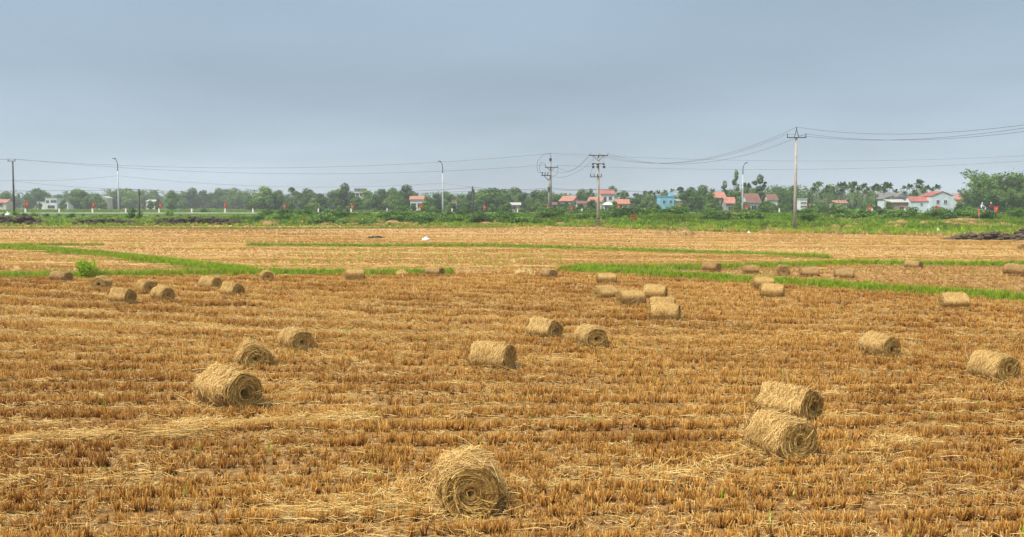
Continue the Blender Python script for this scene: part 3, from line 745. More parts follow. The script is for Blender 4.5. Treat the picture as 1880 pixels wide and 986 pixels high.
for i in range(44):
    px = random.uniform(470, 1095) if i < 17 else random.uniform(1530, 1840)
    py = random.uniform(409, 414) if i < 17 else random.uniform(412, 420) - (px - 1530) * .006
    heap(px, py, random.choice([1, 2]), (random.uniform(.7, 1.3), .7, random.uniform(.5, .85)), 'weathered brown straw heap at the bank foot' + seg(px), 'straw heaps along the bank', random.uniform(0, 6))
for px, py, s in ((1410, 427, .8), (1425, 426, .9)):
    heap(px, py, 2, s, 'old straw heap beside the tall bare concrete pole', 'straw heaps beside the tall pole', .4)
heap(1770, 407, 2, (2.3, 1.2, .9), 'broad pale heap of dry straw high on the weedy bank')

# ---- dug soil and burnt straw
def clod_proto(seed):
    r = np.random.default_rng(seed); V, F = [], []
    nu, nv = 9, 5
    for j in range(nv + 1):
        a = PI * j / nv
        for i in range(nu):
            t = 2 * PI * i / nu; k = 1 + r.normal(0, .22)
            V.append((math.sin(a) * math.cos(t) * k, math.sin(a) * math.sin(t) * k, math.cos(a) * .7 * k))
    F = [(j * nu + i, (j + 1) * nu + i, (j + 1) * nu + (i + 1) % nu, j * nu + (i + 1) % nu) for j in range(nv) for i in range(nu)]
    return np.array(V), np.array(F)
CL = [clod_proto(i) for i in range(6)]
def clods(name, label, a, b, n, size, dep, mat, hmax):
    A, B = G(*a), G(*b); c = A.lerp(B, .5); V, F, o = [], [], 0; d = B - A
    for i in range(n):
        v, f = CL[i % 6]; t = random.random(); s = size * random.uniform(.45, 1.2)
        e = 1 - abs(2 * t - 1) ** 3
        x = A.x + d.x * t - c.x; y = A.y + d.y * t + random.gauss(0, dep * .5) - c.y
        z = H(x + c.x, y + c.y) - c.z + random.random() ** 1.5 * hmax * e
        V.append(v @ np.array(Matrix.Rotation(random.uniform(0, 6), 3, 'Z').to_3x3()) * s * np.array([1.2, 1, .8]) + np.array([x, y, z])); F.append(f + o); o += len(v)
    o_ = link(name, np_mesh(name, np.concatenate(V), np.concatenate(F), mat), loc=c); o_['kind'] = 'stuff'
    return o_
clods('soil_clods', '', (-30, 412), (78, 411), 150, .42, 1.6, M['soil'], 1.1)
clods('soil_clods', '', (130, 412), (250, 411.5), 130, .32, 1.2, M['soil'], .7)
clods('soil_clods', '', (270, 411), (450, 411), 230, .36, 1.6, M['soil'], .9)
clods('soil_clods', '', (1740, 441), (1900, 443), 300, .26, .9, M['soil_grey'], .62)
clods('soil_clods', '', (1860, 436), (1960, 438), 120, .34, 1.0, M['soil'], 1.0)
clods('burnt_straw', '', (674, 439), (706, 438), 90, .17, .5, M['char'], .16)
clods('burnt_straw', '', (516, 431), (584, 430), 60, .14, .6, M['soil'], .06)
clods('soil_clods', '', (1010, 444), (1230, 444), 90, .10, .7, M['soil_grey'], .04)

# ================================================================== VEGETATION
def cloud(r, centers, radii, n, size, asp=.55, up=.35):
    k = len(centers); w = np.prod(radii, axis=1) ** .67; w = w / w.sum(); c = r.choice(k, n, p=w)
    d = norm(r.normal(size=(n, 3))); q = r.uniform(.45, 1.05, n) ** .6
    C = centers[c] + d * radii[c] * q[:, None]
    V, F = leaves(C, d + np.array([0, 0, up]) + r.normal(0, .55, (n, 3)), size * r.uniform(.6, 1.3, n), asp, r)
    ctint = r.normal(0, .13, k)
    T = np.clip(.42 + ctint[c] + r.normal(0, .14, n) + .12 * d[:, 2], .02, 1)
    return V, F, tint4(T)
def broad_tree(seed, h=10, w=10.5, n=3300, leaf=.36, mat='leaf_broad', clump=26, low=.12):
    r = np.random.default_rng(seed); cs, rs = [], []
    for i in range(clump):
        a = r.uniform(0, 2 * PI); u = r.uniform(low, .86); e = math.sin(min(1, (u - low * .6) * 1.25) * PI) ** .55 * w * .34
        q = math.sqrt(r.random()) * e
        cs.append((q * math.cos(a), q * math.sin(a), h * (u * .92 + .03))); k = r.uniform(.085, .19) * w; rs.append((k, k, k * r.uniform(.65, .95)))
    cs.append((0, 0, h * .86)); rs.append((.17 * w, .17 * w, .13 * h))
    cs, rs = np.array(cs), np.array(rs)
    V, F, T = cloud(r, cs, rs, n, leaf)
    b = MB(); b.tube([(0, 0, -.3), (.05, .02, h * .2), (.0, .1, h * .45), (.1, 0, h * .75)], [.028 * h, .022 * h, .015 * h, .004 * h], 7)
    for i in range(6):
        c = cs[i]; b.tube([(0, .03, h * r.uniform(.15, .4)), (c[0] * .5, c[1] * .5, c[2] * .8), tuple(c)], [.011 * h, .007 * h, .003 * h], 5)
    return b.mesh('trunk', M['bark'], True), np_mesh('crown', V, F, M[mat], T)
def bamboo(seed, h=13, w=11, culms=46, mat='leaf_bamboo', leaf=.38, per=110):
    r = np.random.default_rng(seed); b = MB(); parts = []
    for i in range(culms):
        a = r.uniform(0, 2 * PI); base = np.array([math.cos(a), math.sin(a), 0]) * math.sqrt(r.random()) * w * .22
        out = np.array([math.cos(a), math.sin(a), 0]) * r.uniform(.1, .5) * w; hh = h * r.uniform(.55, 1.0)
        t = np.linspace(0, 1, 7); P = base + out[None] * (t ** 2.2)[:, None]; P[:, 2] = hh * (t - .16 * t ** 3)
        if i % 2 == 0: b.tube([tuple(p) for p in P[:6]], [.05, .05, .045, .04, .03, .015], 4, False)
        tt = r.uniform(.06, 1.02, per); pos = np.stack([np.interp(tt, t, P[:, j]) for j in range(3)], -1)
        off = r.normal(0, 1, (per, 3)) * np.array([.55, .55, .42]) * (1.25 - .5 * tt)[:, None]; pos = pos + off; pos[:, 2] -= .2
        V, F = leaves(pos, norm(off) + np.array([0, 0, .5]) + r.normal(0, .5, (per, 3)), leaf * r.uniform(.6, 1.3, per), .38, r)
        parts.append((V, F, tint4(np.clip(.40 + r.normal(0, .12) + r.normal(0, .13, per), .02, 1))))
    V, F, T = joinVF(parts)
    return b.mesh('culms', M['palm_bark']), np_mesh('crown', V, F, M[mat], T)
def palm(seed, h=9, fr=1.9, nf=11, tr=.09, droop=.9, leafw=.05, nl=13, mat='leaf_palm', lean=.3):
    r = np.random.default_rng(seed); b = MB(); le = r.normal(0, lean, 2)
    b.tube([(0, 0, -.2), (le[0] * .2, le[1] * .2, h * .4), (le[0], le[1], h)], [tr * 1.25, tr, tr * .8], 6)
    top = np.array([le[0], le[1], h]); parts = []
    for i in range(nf):
        a = 2 * PI * i / nf + r.normal(0, .2); el = r.uniform(-.5, 1.5); t = np.linspace(0, 1, nl); L = fr * r.uniform(.8, 1.1)
        d = np.array([math.cos(a), math.sin(a), 0])
        P = top + d * (L * math.cos(el) * t * (1 - .12 * t))[:, None]; P[:, 2] += L * math.sin(el) * t - droop * L * .62 * t ** 2.2
        side = np.array([-d[1], d[0], 0])
        for sg in (-1, 1):
            tip = P + side * sg * (fr * .30 * np.sin(np.clip(t * 1.02 + .1, 0, 1) * PI * .93) + .04)[:, None] + d * (.16 * fr) ; tip[:, 2] -= fr * .16 * r.uniform(.6, 1.4, nl)
            fw = norm(np.gradient(P, axis=0)); V, F = ribbons(np.stack([P, tip], 1), np.stack([np.full(nl, leafw * 1.2), np.full(nl, leafw * .5)], 1), np.stack([fw, fw], 1))
            parts.append((V, F, np.repeat(np.clip(r.normal(.5, .2, nl), 0, 1), 4)))
        V, F = ribbons(P[None], np.full((1, nl), .03), np.broadcast_to(side, (1, nl, 3))); parts.append((V, F, np.full(len(V), .6)))
    V, F, T = joinVF(parts)
    return b.mesh('trunk', M['palm_bark'], True), np_mesh('crown', V, F, M[mat], T)
def banana(seed, h=2.2):
    r = np.random.default_rng(seed); b = MB(); b.tube([(0, 0, -.1), (.03, 0, h * .6), (.05, .02, h)], [.14, .11, .07], 7); parts = []
    for i in range(9):
        a = r.uniform(0, 2 * PI); k = 7; t = np.linspace(0, 1, k); L = r.uniform(1.3, 2.1); el = r.uniform(.5, 1.35); d = np.array([math.cos(a), math.sin(a), 0])
        P = np.array([.05, .02, h - .1]) + d * (L * math.cos(el) * t)[:, None]; P[:, 2] += L * math.sin(el) * t - .75 * L * t ** 2.4 * r.uniform(.5, 1.1)
        V, F = ribbons(P[None], (.30 * np.sin(np.clip(t * .93 + .07, 0, 1) * PI) ** .6)[None] + .02, np.broadcast_to(np.array([-d[1], d[0], r.normal(0, .25)]), (1, k, 3)))
        parts.append((V, F, np.full(len(V), r.uniform(.2, .9))))
    V, F, T = joinVF(parts)
    return b.mesh('stem', M['leaf_light']), np_mesh('leaves', V, F, M['leaf_banana'], T)
def shrub_mesh(seed, h=1.5, w=2.2, n=620, leaf=.12, mat='leaf_shrub', clump=9):
    r = np.random.default_rng(seed); cs, rs = [], []
    for i in range(clump):
        a = r.uniform(0, 6.28); q = math.sqrt(r.random()) * w * .36; u = r.uniform(.15, .8)
        cs.append((q * math.cos(a), q * math.sin(a), h * u * (1 - .35 * q / w))); k = r.uniform(.16, .27) * w; rs.append((k, k, min(k * .85, h * .35)))
    V, F, T = cloud(r, np.array(cs), np.array(rs), n, leaf, .5)
    b = MB()
    for c in cs[:5]: b.tube([(0, 0, -.15), (c[0] * .5, c[1] * .5, c[2] * .6), c], [.03, .02, .008], 4, False)
    return b.mesh('stems', M['bark']), np_mesh('foliage', V, F, M[mat], T)

TV = {
    'broad': [broad_tree(1), broad_tree(2, 10, 12, 3800), broad_tree(3, 10, 10, 3200), broad_tree(4, 10, 11.5, 3600, mat='leaf_light')],
    'dark': [broad_tree(11, 10, 12, 3800, mat='leaf_dark', low=.04), broad_tree(12, 10, 11, 3400, mat='leaf_dark', low=.04), broad_tree(13, 10, 13, 4000, mat='leaf_broad', low=.03)],
    'tall': [broad_tree(21, 12, 4.2, 1200, .28, 'leaf_broad', 11, .35), broad_tree(22, 12, 5.6, 1300, .28, 'leaf_dark', 10, .5)],
    'bamboo': [bamboo(31, 10, 8, 30, per=80), bamboo(32, 10, 9, 34, per=80)],
    'bigbamboo': [bamboo(35, 13, 12, 84, per=130, leaf=.40)],
    'areca': [palm(41, 8.2, 1.45, 12, .065, .42, .06), palm(42, 8.2, 1.6, 13, .065, .5, .06), palm(43, 8.2, 1.35, 11, .06, .38, .06)],
    'coconut': [palm(51, 8, 3.3, 19, .15, 1.0, .12, 18), palm(52, 8, 3.0, 17, .15, 1.0, .12, 18)],
    'banana': [banana(61), banana(62, 1.8), banana(63, 2.5)],
    'shrub': [shrub_mesh(71), shrub_mesh(72, 1.3, 2.4), shrub_mesh(73, 1.8, 2.0), shrub_mesh(74, 1.4, 2.6, mat='leaf_light')],
    'lowbush': [shrub_mesh(81, .8, 2.6, 480, .11, 'leaf_light'), shrub_mesh(82, .9, 2.2, 480, .11, 'leaf_shrub')],
    'darkshrub': [shrub_mesh(91, 1.5, 2.4, 640, .13, 'leaf_dark'), shrub_mesh(92, 1.5, 2.2, 640, .12, 'leaf_broad'), shrub_mesh(93, 1.4, 2.6, 640, .13, 'leaf_dark')],
    'drybush': [shrub_mesh(85, 1.1, 2.2, 420, .10, 'leaf_brown')],
}
BASEH = {'darkshrub': 1.5, 'broad': 9.4, 'dark': 9.4, 'tall': 11.8, 'bamboo': 8.0, 'bigbamboo': 10.6, 'areca': 9.3, 'coconut': 9.4, 'banana': 3.2, 'shrub': 1.55, 'lowbush': .95, 'drybush': 1.1}
PART = {'darkshrub': ('stems', 'foliage'), 'banana': ('stem', 'leaves'), 'shrub': ('stems', 'foliage'), 'lowbush': ('stems', 'foliage'), 'drybush': ('stems', 'foliage'), 'bamboo': ('culms', 'crown'), 'bigbamboo': ('culms', 'crown')}
NAME = {'darkshrub': 'shrub', 'broad': 'broadleaf_tree', 'dark': 'evergreen_tree', 'tall': 'tall_tree', 'bamboo': 'bamboo_clump', 'bigbamboo': 'bamboo_clump', 'areca': 'areca_palm', 'coconut': 'coconut_palm', 'banana': 'banana_plant', 'shrub': 'shrub', 'lowbush': 'shrub', 'drybush': 'dry_shrub'}
CAT = {'darkshrub': 'shrub', 'areca': 'palm tree', 'coconut': 'palm tree', 'banana': 'banana plant', 'shrub': 'shrub', 'lowbush': 'shrub', 'drybush': 'shrub', 'bamboo': 'bamboo', 'bigbamboo': 'bamboo'}
def plant(kind, x, y, height, label, group=None, wide=1.0, var=None, z=None):
    vs = TV[kind]; v = vs[random.randrange(len(vs)) if var is None else var % len(vs)]
    s = height / BASEH[kind]
    o = empty(NAME[kind], (x, y, (H(x, y) if z is None else z) - .05), random.uniform(0, 6.28), label, CAT.get(kind, 'tree'), group, (s * wide, s * wide, s))
    a, b = PART.get(kind, ('trunk', 'crown'))
    link(a, v[0], o); link(b, v[1], o)
    return o
VS = 1.35          # the village and its trees lie this much farther out than the road's scale of distances
def far_y(Y): return Y * VS if Y > 183 else Y
def plant_px(kind, px, ytop, Y, label, group=None, wide=1.0, var=None):
    Y = far_y(Y)
    p = at(px, ytop, Y); z = float(terrain(p.x, Y)); return plant(kind, p.x, Y, max(.4, p.z - z), label, group, wide, var)

# trees that stand out
plant_px('bigbamboo', 1828, 312, 205, 'huge dense bamboo clump towering beyond the road bank', None, 1.0)
plant_px('bigbamboo', 1888, 316, 200, 'second huge bamboo clump rising beside the towering one', None, 1.0)
plant_px('bigbamboo', 1858, 345, 190, 'dense bushy bamboo filling the gap before the huge clumps', None, 1.5)
plant_px('bigbamboo', 1790, 345, 225, 'lower bamboo clump at the foot of the huge ones', None, .9)
plant_px('tall', 1352, 311, 215, 'tall slender tree beside the street lamp amid the village', None, .75, 0)
plant_px('tall', 1396, 320, 240, 'airy round-topped tree above the brown-roofed house', None, 1.15, 1)
plant_px('tall', 1331, 331, 250, 'dark small-crowned tree rising behind the orange roofs', None, .95, 1)
plant_px('coconut', 539, 343, 290, 'single coconut palm standing out from the hazy tree line', None, 1.0, 0)
plant_px('coconut', 1371, 333, 225, 'coconut palm next to the brown-roofed house', None, .85, 1)
plant_px('coconut', 1252, 342, 260, 'short coconut palm behind the blue house', None, .9, 0)
plant_px('areca', 1690, 328, 245, 'tallest areca palm, rising clear above the pale two-storey house', None, 1.2, 1)
plant_px('broad', 485, 343, 300, 'big rounded light green tree at the end of the hazy tree line', None, 1.2, 3)
plant_px('dark', 633, 338, 290, 'tall dense tree in front of the grey rooftop house', None, .85, 1)
plant_px('broad', 315, 350, 330, 'dark flat-topped tree standing forward of the far left woods', None, .9, 0)
plant_px('dark', 905, 346, 270, 'broad dark tree mass beside the white-roofed shed', None, 1.6, 2)
# rows of look-alike trees behind the road
for px, yt, Y, kd, wd in [(10, 352, 420, 'broad', 1.1), (50, 356, 430, 'broad', 1), (78, 350, 460, 'broad', 1), (148, 350, 370, 'broad', 1.2), (178, 356, 380, 'broad', 1), (210, 352, 430, 'dark', 1.1), (238, 352, 430, 'broad', 1.1),
        (275, 356, 470, 'dark', 1), (345, 354, 480, 'broad', 1.1), (372, 350, 500, 'dark', 1), (402, 346, 480, 'broad', 1), (430, 346, 480, 'dark', 1), (448, 352, 470, 'broad', 1), (110, 358, 500, 'dark', 1.2), (25, 360, 500, 'dark', 1.2), (260, 362, 500, 'broad', 1.3), (310, 362, 520, 'dark', 1.3), (330, 360, 500, 'broad', 1.2), (116, 367, 345, 'broad', .8), (190, 365, 350, 'broad', .8), (276, 368, 350, 'broad', .9), (72, 372, 340, 'broad', .7), (160, 360, 350, 'broad', 1), (290, 366, 345, 'dark', .8)]:
    plant_px(kd, px, yt, Y, 'hazy grey-green tree in the distant wood' + seg(px), 'distant hazy trees', wd)
for px, yt, Y, kd, wd in [(505, 352, 290, 'broad', 1), (560, 352, 310, 'broad', 1), (588, 356, 290, 'dark', 1), (612, 350, 310, 'broad', .9), (655, 360, 280, 'broad', 1), (672, 350, 300, 'broad', 1), (700, 348, 290, 'dark', 1), (722, 346, 280, 'broad', 1), (747, 341, 285, 'dark', 1.1), (690, 360, 270, 'dark', 1),
        (730, 360, 265, 'dark', 1), (575, 364, 270, 'broad', 1), (528, 366, 280, 'dark', 1), (462, 365, 300, 'broad', 1), (785, 360, 280, 'broad', 1), (800, 356, 300, 'dark', 1), (826, 356, 300, 'broad', .9), (846, 358, 285, 'dark', 1), (866, 352, 280, 'dark', 1), (885, 349, 290, 'broad', 1.1), (925, 348, 285, 'broad', 1.1), (945, 345, 340, 'broad', 1), (962, 354, 270, 'dark', 1),
        (985, 350, 260, 'broad', 1), (1000, 350, 265, 'dark', .9), (1022, 358, 260, 'broad', .9), (940, 366, 245, 'dark', .8), (975, 368, 240, 'dark', .8), (860, 368, 245, 'dark', .9), (890, 370, 240, 'dark', 1), (825, 372, 250, 'broad', 1), (795, 374, 250, 'dark', 1), (757, 373, 252, 'dark', .8), (774, 375, 250, 'broad', .8), (834, 374, 240, 'broad', .6)]:
    plant_px(kd, px, yt, Y, 'mid green tree in the belt behind the road' + seg(px), 'tree belt behind the road', wd)
for px, yt, Y, kd, wd in [(1068, 348, 290, 'broad', .9), (1085, 346, 280, 'tall', 1.1), (1123, 343, 340, 'broad', .9), (1172, 356, 270, 'dark', 1), (1190, 358, 265, 'broad', .8), (1268, 345, 232, 'dark', 1), (1290, 341, 228, 'dark', .9), (1304, 356, 212, 'dark', .8), (1322, 376, 200, 'broad', .8), (1398, 374, 198, 'dark', .8), (1366, 380, 195, 'broad', .8), (1430, 374, 205, 'broad', .9), (1060, 380, 208, 'dark', .8), (1076, 382, 205, 'broad', .8), (1150, 379, 208, 'broad', .9), (932, 375, 225, 'dark', .7), (950, 379, 222, 'broad', .7), (1340, 350, 260, 'broad', 1), (1270, 370, 225, 'dark', .9),
        (1405, 345, 270, 'bamboo', 1), (1425, 342, 265, 'bamboo', 1), (1448, 340, 255, 'bamboo', 1), (1472, 342, 260, 'bamboo', 1), (1500, 346, 280, 'bamboo', 1), (1385, 346, 275, 'broad', 1), (1525, 340, 280, 'broad', .9), (1440, 366, 222, 'dark', .9), (1415, 372, 215, 'broad', .9), (1400, 378, 210, 'dark', .9), (1050, 374, 225, 'dark', .9), (1040, 370, 230, 'dark', .8), (1090, 376, 215, 'broad', .7),
        (1180, 372, 220, 'broad', 1.2), (1210, 378, 212, 'dark', .8), (1252, 372, 215, 'broad', 1.2), (1300, 376, 210, 'broad', 1), (1345, 382, 205, 'broad', .9), (1625, 362, 235, 'dark', .9), (1610, 366, 235, 'dark', .9), (1765, 358, 245, 'broad', .7), (1780, 362, 230, 'broad', .8), (1650, 352, 290, 'broad', 1), (1600, 352, 300, 'dark', 1), (1570, 354, 300, 'broad', 1), (1545, 352, 300, 'dark', 1)]:
    plant_px(kd, px, yt, Y, 'leafy tree among the village houses' + seg(px), 'trees among the village houses', wd)
for i in range(46):
    px = -20 + (i + random.random()) * 480 / 46
    plant_px(random.choice(['broad', 'bamboo', 'dark', 'tall', 'bamboo']), px, random.uniform(346, 366), random.uniform(420, 540), 'hazy grey-green tree in the distant wood' + seg(px), 'distant hazy trees', random.uniform(.9, 1.4))
for i in range(64):
    px = 450 + (i + random.random()) * 1100 / 64
    plant_px(random.choice(['broad', 'dark', 'bamboo', 'bamboo', 'tall']), px, random.uniform(347, 368), random.uniform(300, 400), 'soft green tree in the hazy back wood' + seg(px), 'hazy wood behind the village', random.uniform(.9, 1.4))
for i in range(22):
    px = 1470 + (i + random.random()) * 300 / 22
    plant_px(random.choice(['bamboo', 'dark', 'broad']), px, random.uniform(351, 366), random.uniform(262, 285), 'leafy tree under the areca palms' + seg(px), 'trees under the areca palms', random.uniform(.9, 1.3))
for px in (1028, 1066, 1088, 1128, 1165, 1200, 1206, 1245, 1262, 1300, 1307, 1355, 1368, 1402, 1408, 1435, 1448, 1490, 1510, 1530, 1560, 1588, 1632, 1762, 1776):
    plant_px(random.choice(['broad', 'dark', 'dark', 'bamboo']), px, random.uniform(365, 379), random.uniform(190, 200), 'low leafy tree in the gardens before the houses' + seg(px), 'garden trees before the houses', random.uniform(.8, 1.15))
for i in range(96):
    px = 1000 + (i + random.random()) * 900 / 96; Y = random.uniform(185, 195)
    if 1672 < px < 1765: continue
    plant_px(random.choice(['shrub', 'shrub', 'lowbush', 'shrub']), px, random.uniform(380, 390), Y, 'garden shrub before the village houses' + seg(px), 'garden shrubs by the village', random.uniform(1.0, 1.7))
for i in range(26):
    px = 480 + (i + random.random()) * 560 / 26; Y = random.uniform(190, 230)
    plant_px(random.choice(['broad', 'dark', 'shrub']), px, random.uniform(369, 384), Y, 'small bushy tree fronting the tree belt' + seg(px), 'bushy trees fronting the tree belt', random.uniform(1.0, 1.5))
for i in range(56):
    px = random.uniform(1485, 1722); yt = random.uniform(331, 353) + (4 if px > 1640 else 0)
    plant_px('areca', px, yt, random.uniform(225, 262), 'slim areca palm in the grove behind the village' + seg(px), 'areca palm grove', 1.15)
for px, yt, Y in [(1135, 352, 300), (1142, 354, 305), (1150, 353, 300), (1120, 354, 310), (1185, 349, 290), (1195, 349, 295), (1200, 352, 290), (1210, 348, 300), (1222, 347, 300), (1235, 345, 290), (1310, 345, 270), (1165, 354, 300)]:
    plant_px('areca', px, yt, Y, 'areca palm showing above the roofs around the blue house', 'palms around the blue house', 1.15)
for i in range(30):
    px = random.uniform(1485, 1605); plant_px('banana', px, random.uniform(372, 384), random.uniform(190, 215), 'broad-leaved banana plant in the thicket' + seg(px), 'banana thicket', 1.2)
for px in (1648, 1690, 1745, 1768, 1786):
    plant_px('banana', px, 384, 188, 'banana plant in front of the pale house complex', 'banana plants by the pale house', 1.2)

# shrubs of the bank in front of the road
for i in range(105):
    px = 468 + (i + random.random()) * 1450 / 105; Y = random.uniform(164.5, 169.8)
    top = 385.5 + 2.0 * math.sin(px * .021) + 1.5 * math.sin(px * .067) + random.uniform(-2.5, 3.5) + (4.5 if px > 1500 else 0)
    if 1672 < px < 1765: top = random.uniform(390, 392)
    plant_px(random.choice(['shrub', 'darkshrub', 'darkshrub']), px, top, Y, 'leafy dark green shrub crowning the road bank' + seg(px), 'shrubs crowning the road bank', random.uniform(1.2, 1.9))
for i in range(95):
    px = random.uniform(470, 1900); Y = random.uniform(154, 164) if px < 1250 else random.uniform(138, 160); x = (px - CX) / FPX * Y
    plant(random.choice(['darkshrub', 'darkshrub', 'shrub', 'lowbush']), x, Y, random.uniform(.7, 1.7), 'low green shrub on the weedy bank slope' + seg(px), 'shrubs on the bank slope', random.uniform(1.2, 2.0))
for px, yt, Y, wd in [(30, 384, 166, 1), (45, 388, 164, 1.3), (65, 387, 165, 1.2), (85, 390, 164, 1.2), (108, 391, 165, 1.1), (130, 389, 163, 1.3), (152, 392, 165, 1.1), (8, 389, 165, 1.2), (185, 394, 164, 1.2), (205, 395, 163, 1.2), (232, 394, 163, 1.2), (290, 393, 164, 1.2), (330, 393, 164, 1.2), (400, 394, 163, 1.1), (430, 395, 163, 1.1)]:
    plant_px('shrub', px, yt, Y, 'low dark shrub on the road verge' + seg(px), 'shrubs along the left verge', wd)
plant_px('shrub', 241, 381, 162, 'bushy dark shrub standing against the short dark post', None, .9, 2)
plant_px('shrub', 256, 387, 162, 'smaller shrub at the foot of the short dark post', None, .9, 0)
plant_px('shrub', 310, 381, 165, 'small bright shrub poking above the pale road edge', None, .7, 3)
plant_px('shrub', 375, 378, 195, 'round dark shrub just behind the pale road', None, .9, 1)
plant_px('shrub', 1672, 375, 150, 'tall spreading shrub screening the shed beside the pale house', None, 1.0, 0)
plant_px('shrub', 1720, 382, 152, 'spreading shrub in front of the pale two-storey house', None, 1.2, 1)
for px, yt in ((512, 387), (525, 386), (540, 386), (498, 390)):
    plant_px('shrub', px, yt, 160, 'rounded dark green shrub in the thick clump on the bank', 'thick shrub clump on the bank', 1.1)
for px, yt in ((4, 397), (18, 399), (34, 398), (52, 399), (68, 400), (142, 401), (165, 402), (190, 402), (215, 403), (285, 400), (300, 399), (330, 402), (352, 400), (380, 402), (415, 402), (438, 403)):
    plant_px('drybush', px, yt, 159, 'brown withered scrub topping dark dug soil' + seg(px), 'withered scrub on the verge', random.uniform(1.0, 1.6))
for px in (1830, 1850, 1872, 1890, 1910):
    plant_px('drybush', px, 424, 105, 'dry brown scrub above the dug grey soil', 'dry scrub above the dug soil', 1.0)
p = G(163, 512)
W1 = [grass_proto(200 + i, 200, .85, .012, .30, 5, .9, 'grass') for i in range(1)][0]
o = empty('weed_clump', p, 0, 'tall bushy green weed clump on the bund between two bales', 'weed'); link('leaves', W1, o, kind='stuff'); sv = shrub_mesh(205, .95, 1.15, 900, .055, 'grass'); link('stems', sv[0], o); link('foliage', sv[1], o)

# weeds and grass over the bank
n = 40000
y = rng.uniform(92, 170.3, n); x = rng.uniform(-1, 1, n) * (.56 * y + 3); u = (y - bank_start(x)) / (170.5 - bank_start(x)); k = (u > .01) & ~((x < -42) & (u > .72)); x, y, u = x[k], y[k], u[k]
sc = rng.uniform(.45, .95, len(x)) * np.where(u < .25, .7, np.where(u > .75, .55, 1.0)) * (1 + .35 * np.sin(x * .33 + 1) * np.sin(y * .5))
left = x < -44; sc = np.where(left & (u > .35), sc * .5, sc)
WP = [grass_proto(100 + i, 22, .62, .03, .34, 4, .8, 'weed') for i in range(6)]
scatter('bank_weeds', np.stack([x, y, hgt(x, y)], -1), rng.uniform(0, 6.28, len(x)), sc, rng.integers(0, 6, len(x)), WP)
n = 9000; y = rng.uniform(92, 166, n); x = rng.uniform(-1, 1, n) * (.56 * y + 3); u = (y - bank_start(x)) / (170.5 - bank_start(x)); k = (u > .0) & (u < .5); x, y = x[k], y[k]
LG = [grass_proto(140 + i, 20, .42, .03, .34, 4, .7, 'grass') for i in range(4)]
scatter('bank_grass', np.stack([x, y, hgt(x, y)], -1), rng.uniform(0, 6.28, len(x)), rng.uniform(.7, 1.3, len(x)), rng.integers(0, 4, len(x)), LG)
DP = [grass_proto(110 + i, 20, .55, .03, .34, 4, .9, 'dry_weed') for i in range(3)]
n = 5200; y = rng.uniform(92, 166, n); x = rng.uniform(-1, 1, n) * (.55 * y); u = (y - bank_start(x)) / (170.5 - bank_start(x))
k = (u > -.06) & (np.sin(x * .21 + y * .12) + .7 * np.sin(x * .53 + 2) + np.where(u < .22, .9, -.5) > .6); x, y = x[k], y[k]
scatter('dry_grass', np.stack([x, y, hgt(x, y)], -1), rng.uniform(0, 6.28, len(x)), rng.uniform(.5, 1.1, len(x)), rng.integers(0, 3, len(x)), DP)
YP = [grass_proto(120 + i, 20, .42, .02, .25, 4, .5, 'golden_weed') for i in range(2)]
p = G(1455, 429); n = 130
x = p.x + rng.normal(0, 1.0, n); y = p.y + rng.normal(0, .6, n); scatter('golden_grass', np.stack([x, y, hgt(x, y)], -1), rng.uniform(0, 6.28, n), rng.uniform(.6, 1.2, n), rng.integers(0, 2, n), YP)
# green paddies behind the road on the left
n = 14000; y = rng.uniform(190, 470, n); x = rng.uniform(-1, -.05, n) * (.54 * y)
BP = [grass_proto(130 + i, 18, .7, .06, .8, 4, .7, 'weed') for i in range(3)]
scatter('green_paddy', np.stack([x, y, hgt(x, y)], -1), rng.uniform(0, 6.28, n), rng.uniform(.6, 1.1, n), rng.integers(0, 3, n), BP)
# far wood closing the view
r = np.random.default_rng(5); cs, rs = [], []
for i in range(420):
    Yd = r.uniform(760, 940); xx = r.uniform(-.62, .62) * Yd; hh = r.uniform(6, 13)
    cs.append((xx, Yd, .5 + hh * .5)); rs.append((r.uniform(6, 11), 6, hh * .6))
V, F, T = cloud(r, np.array(cs), np.array(rs), 60000, .85, .6)
link('far_wood', np_mesh('far_wood', V, F, M['leaf_broad'], T), kind='stuff')

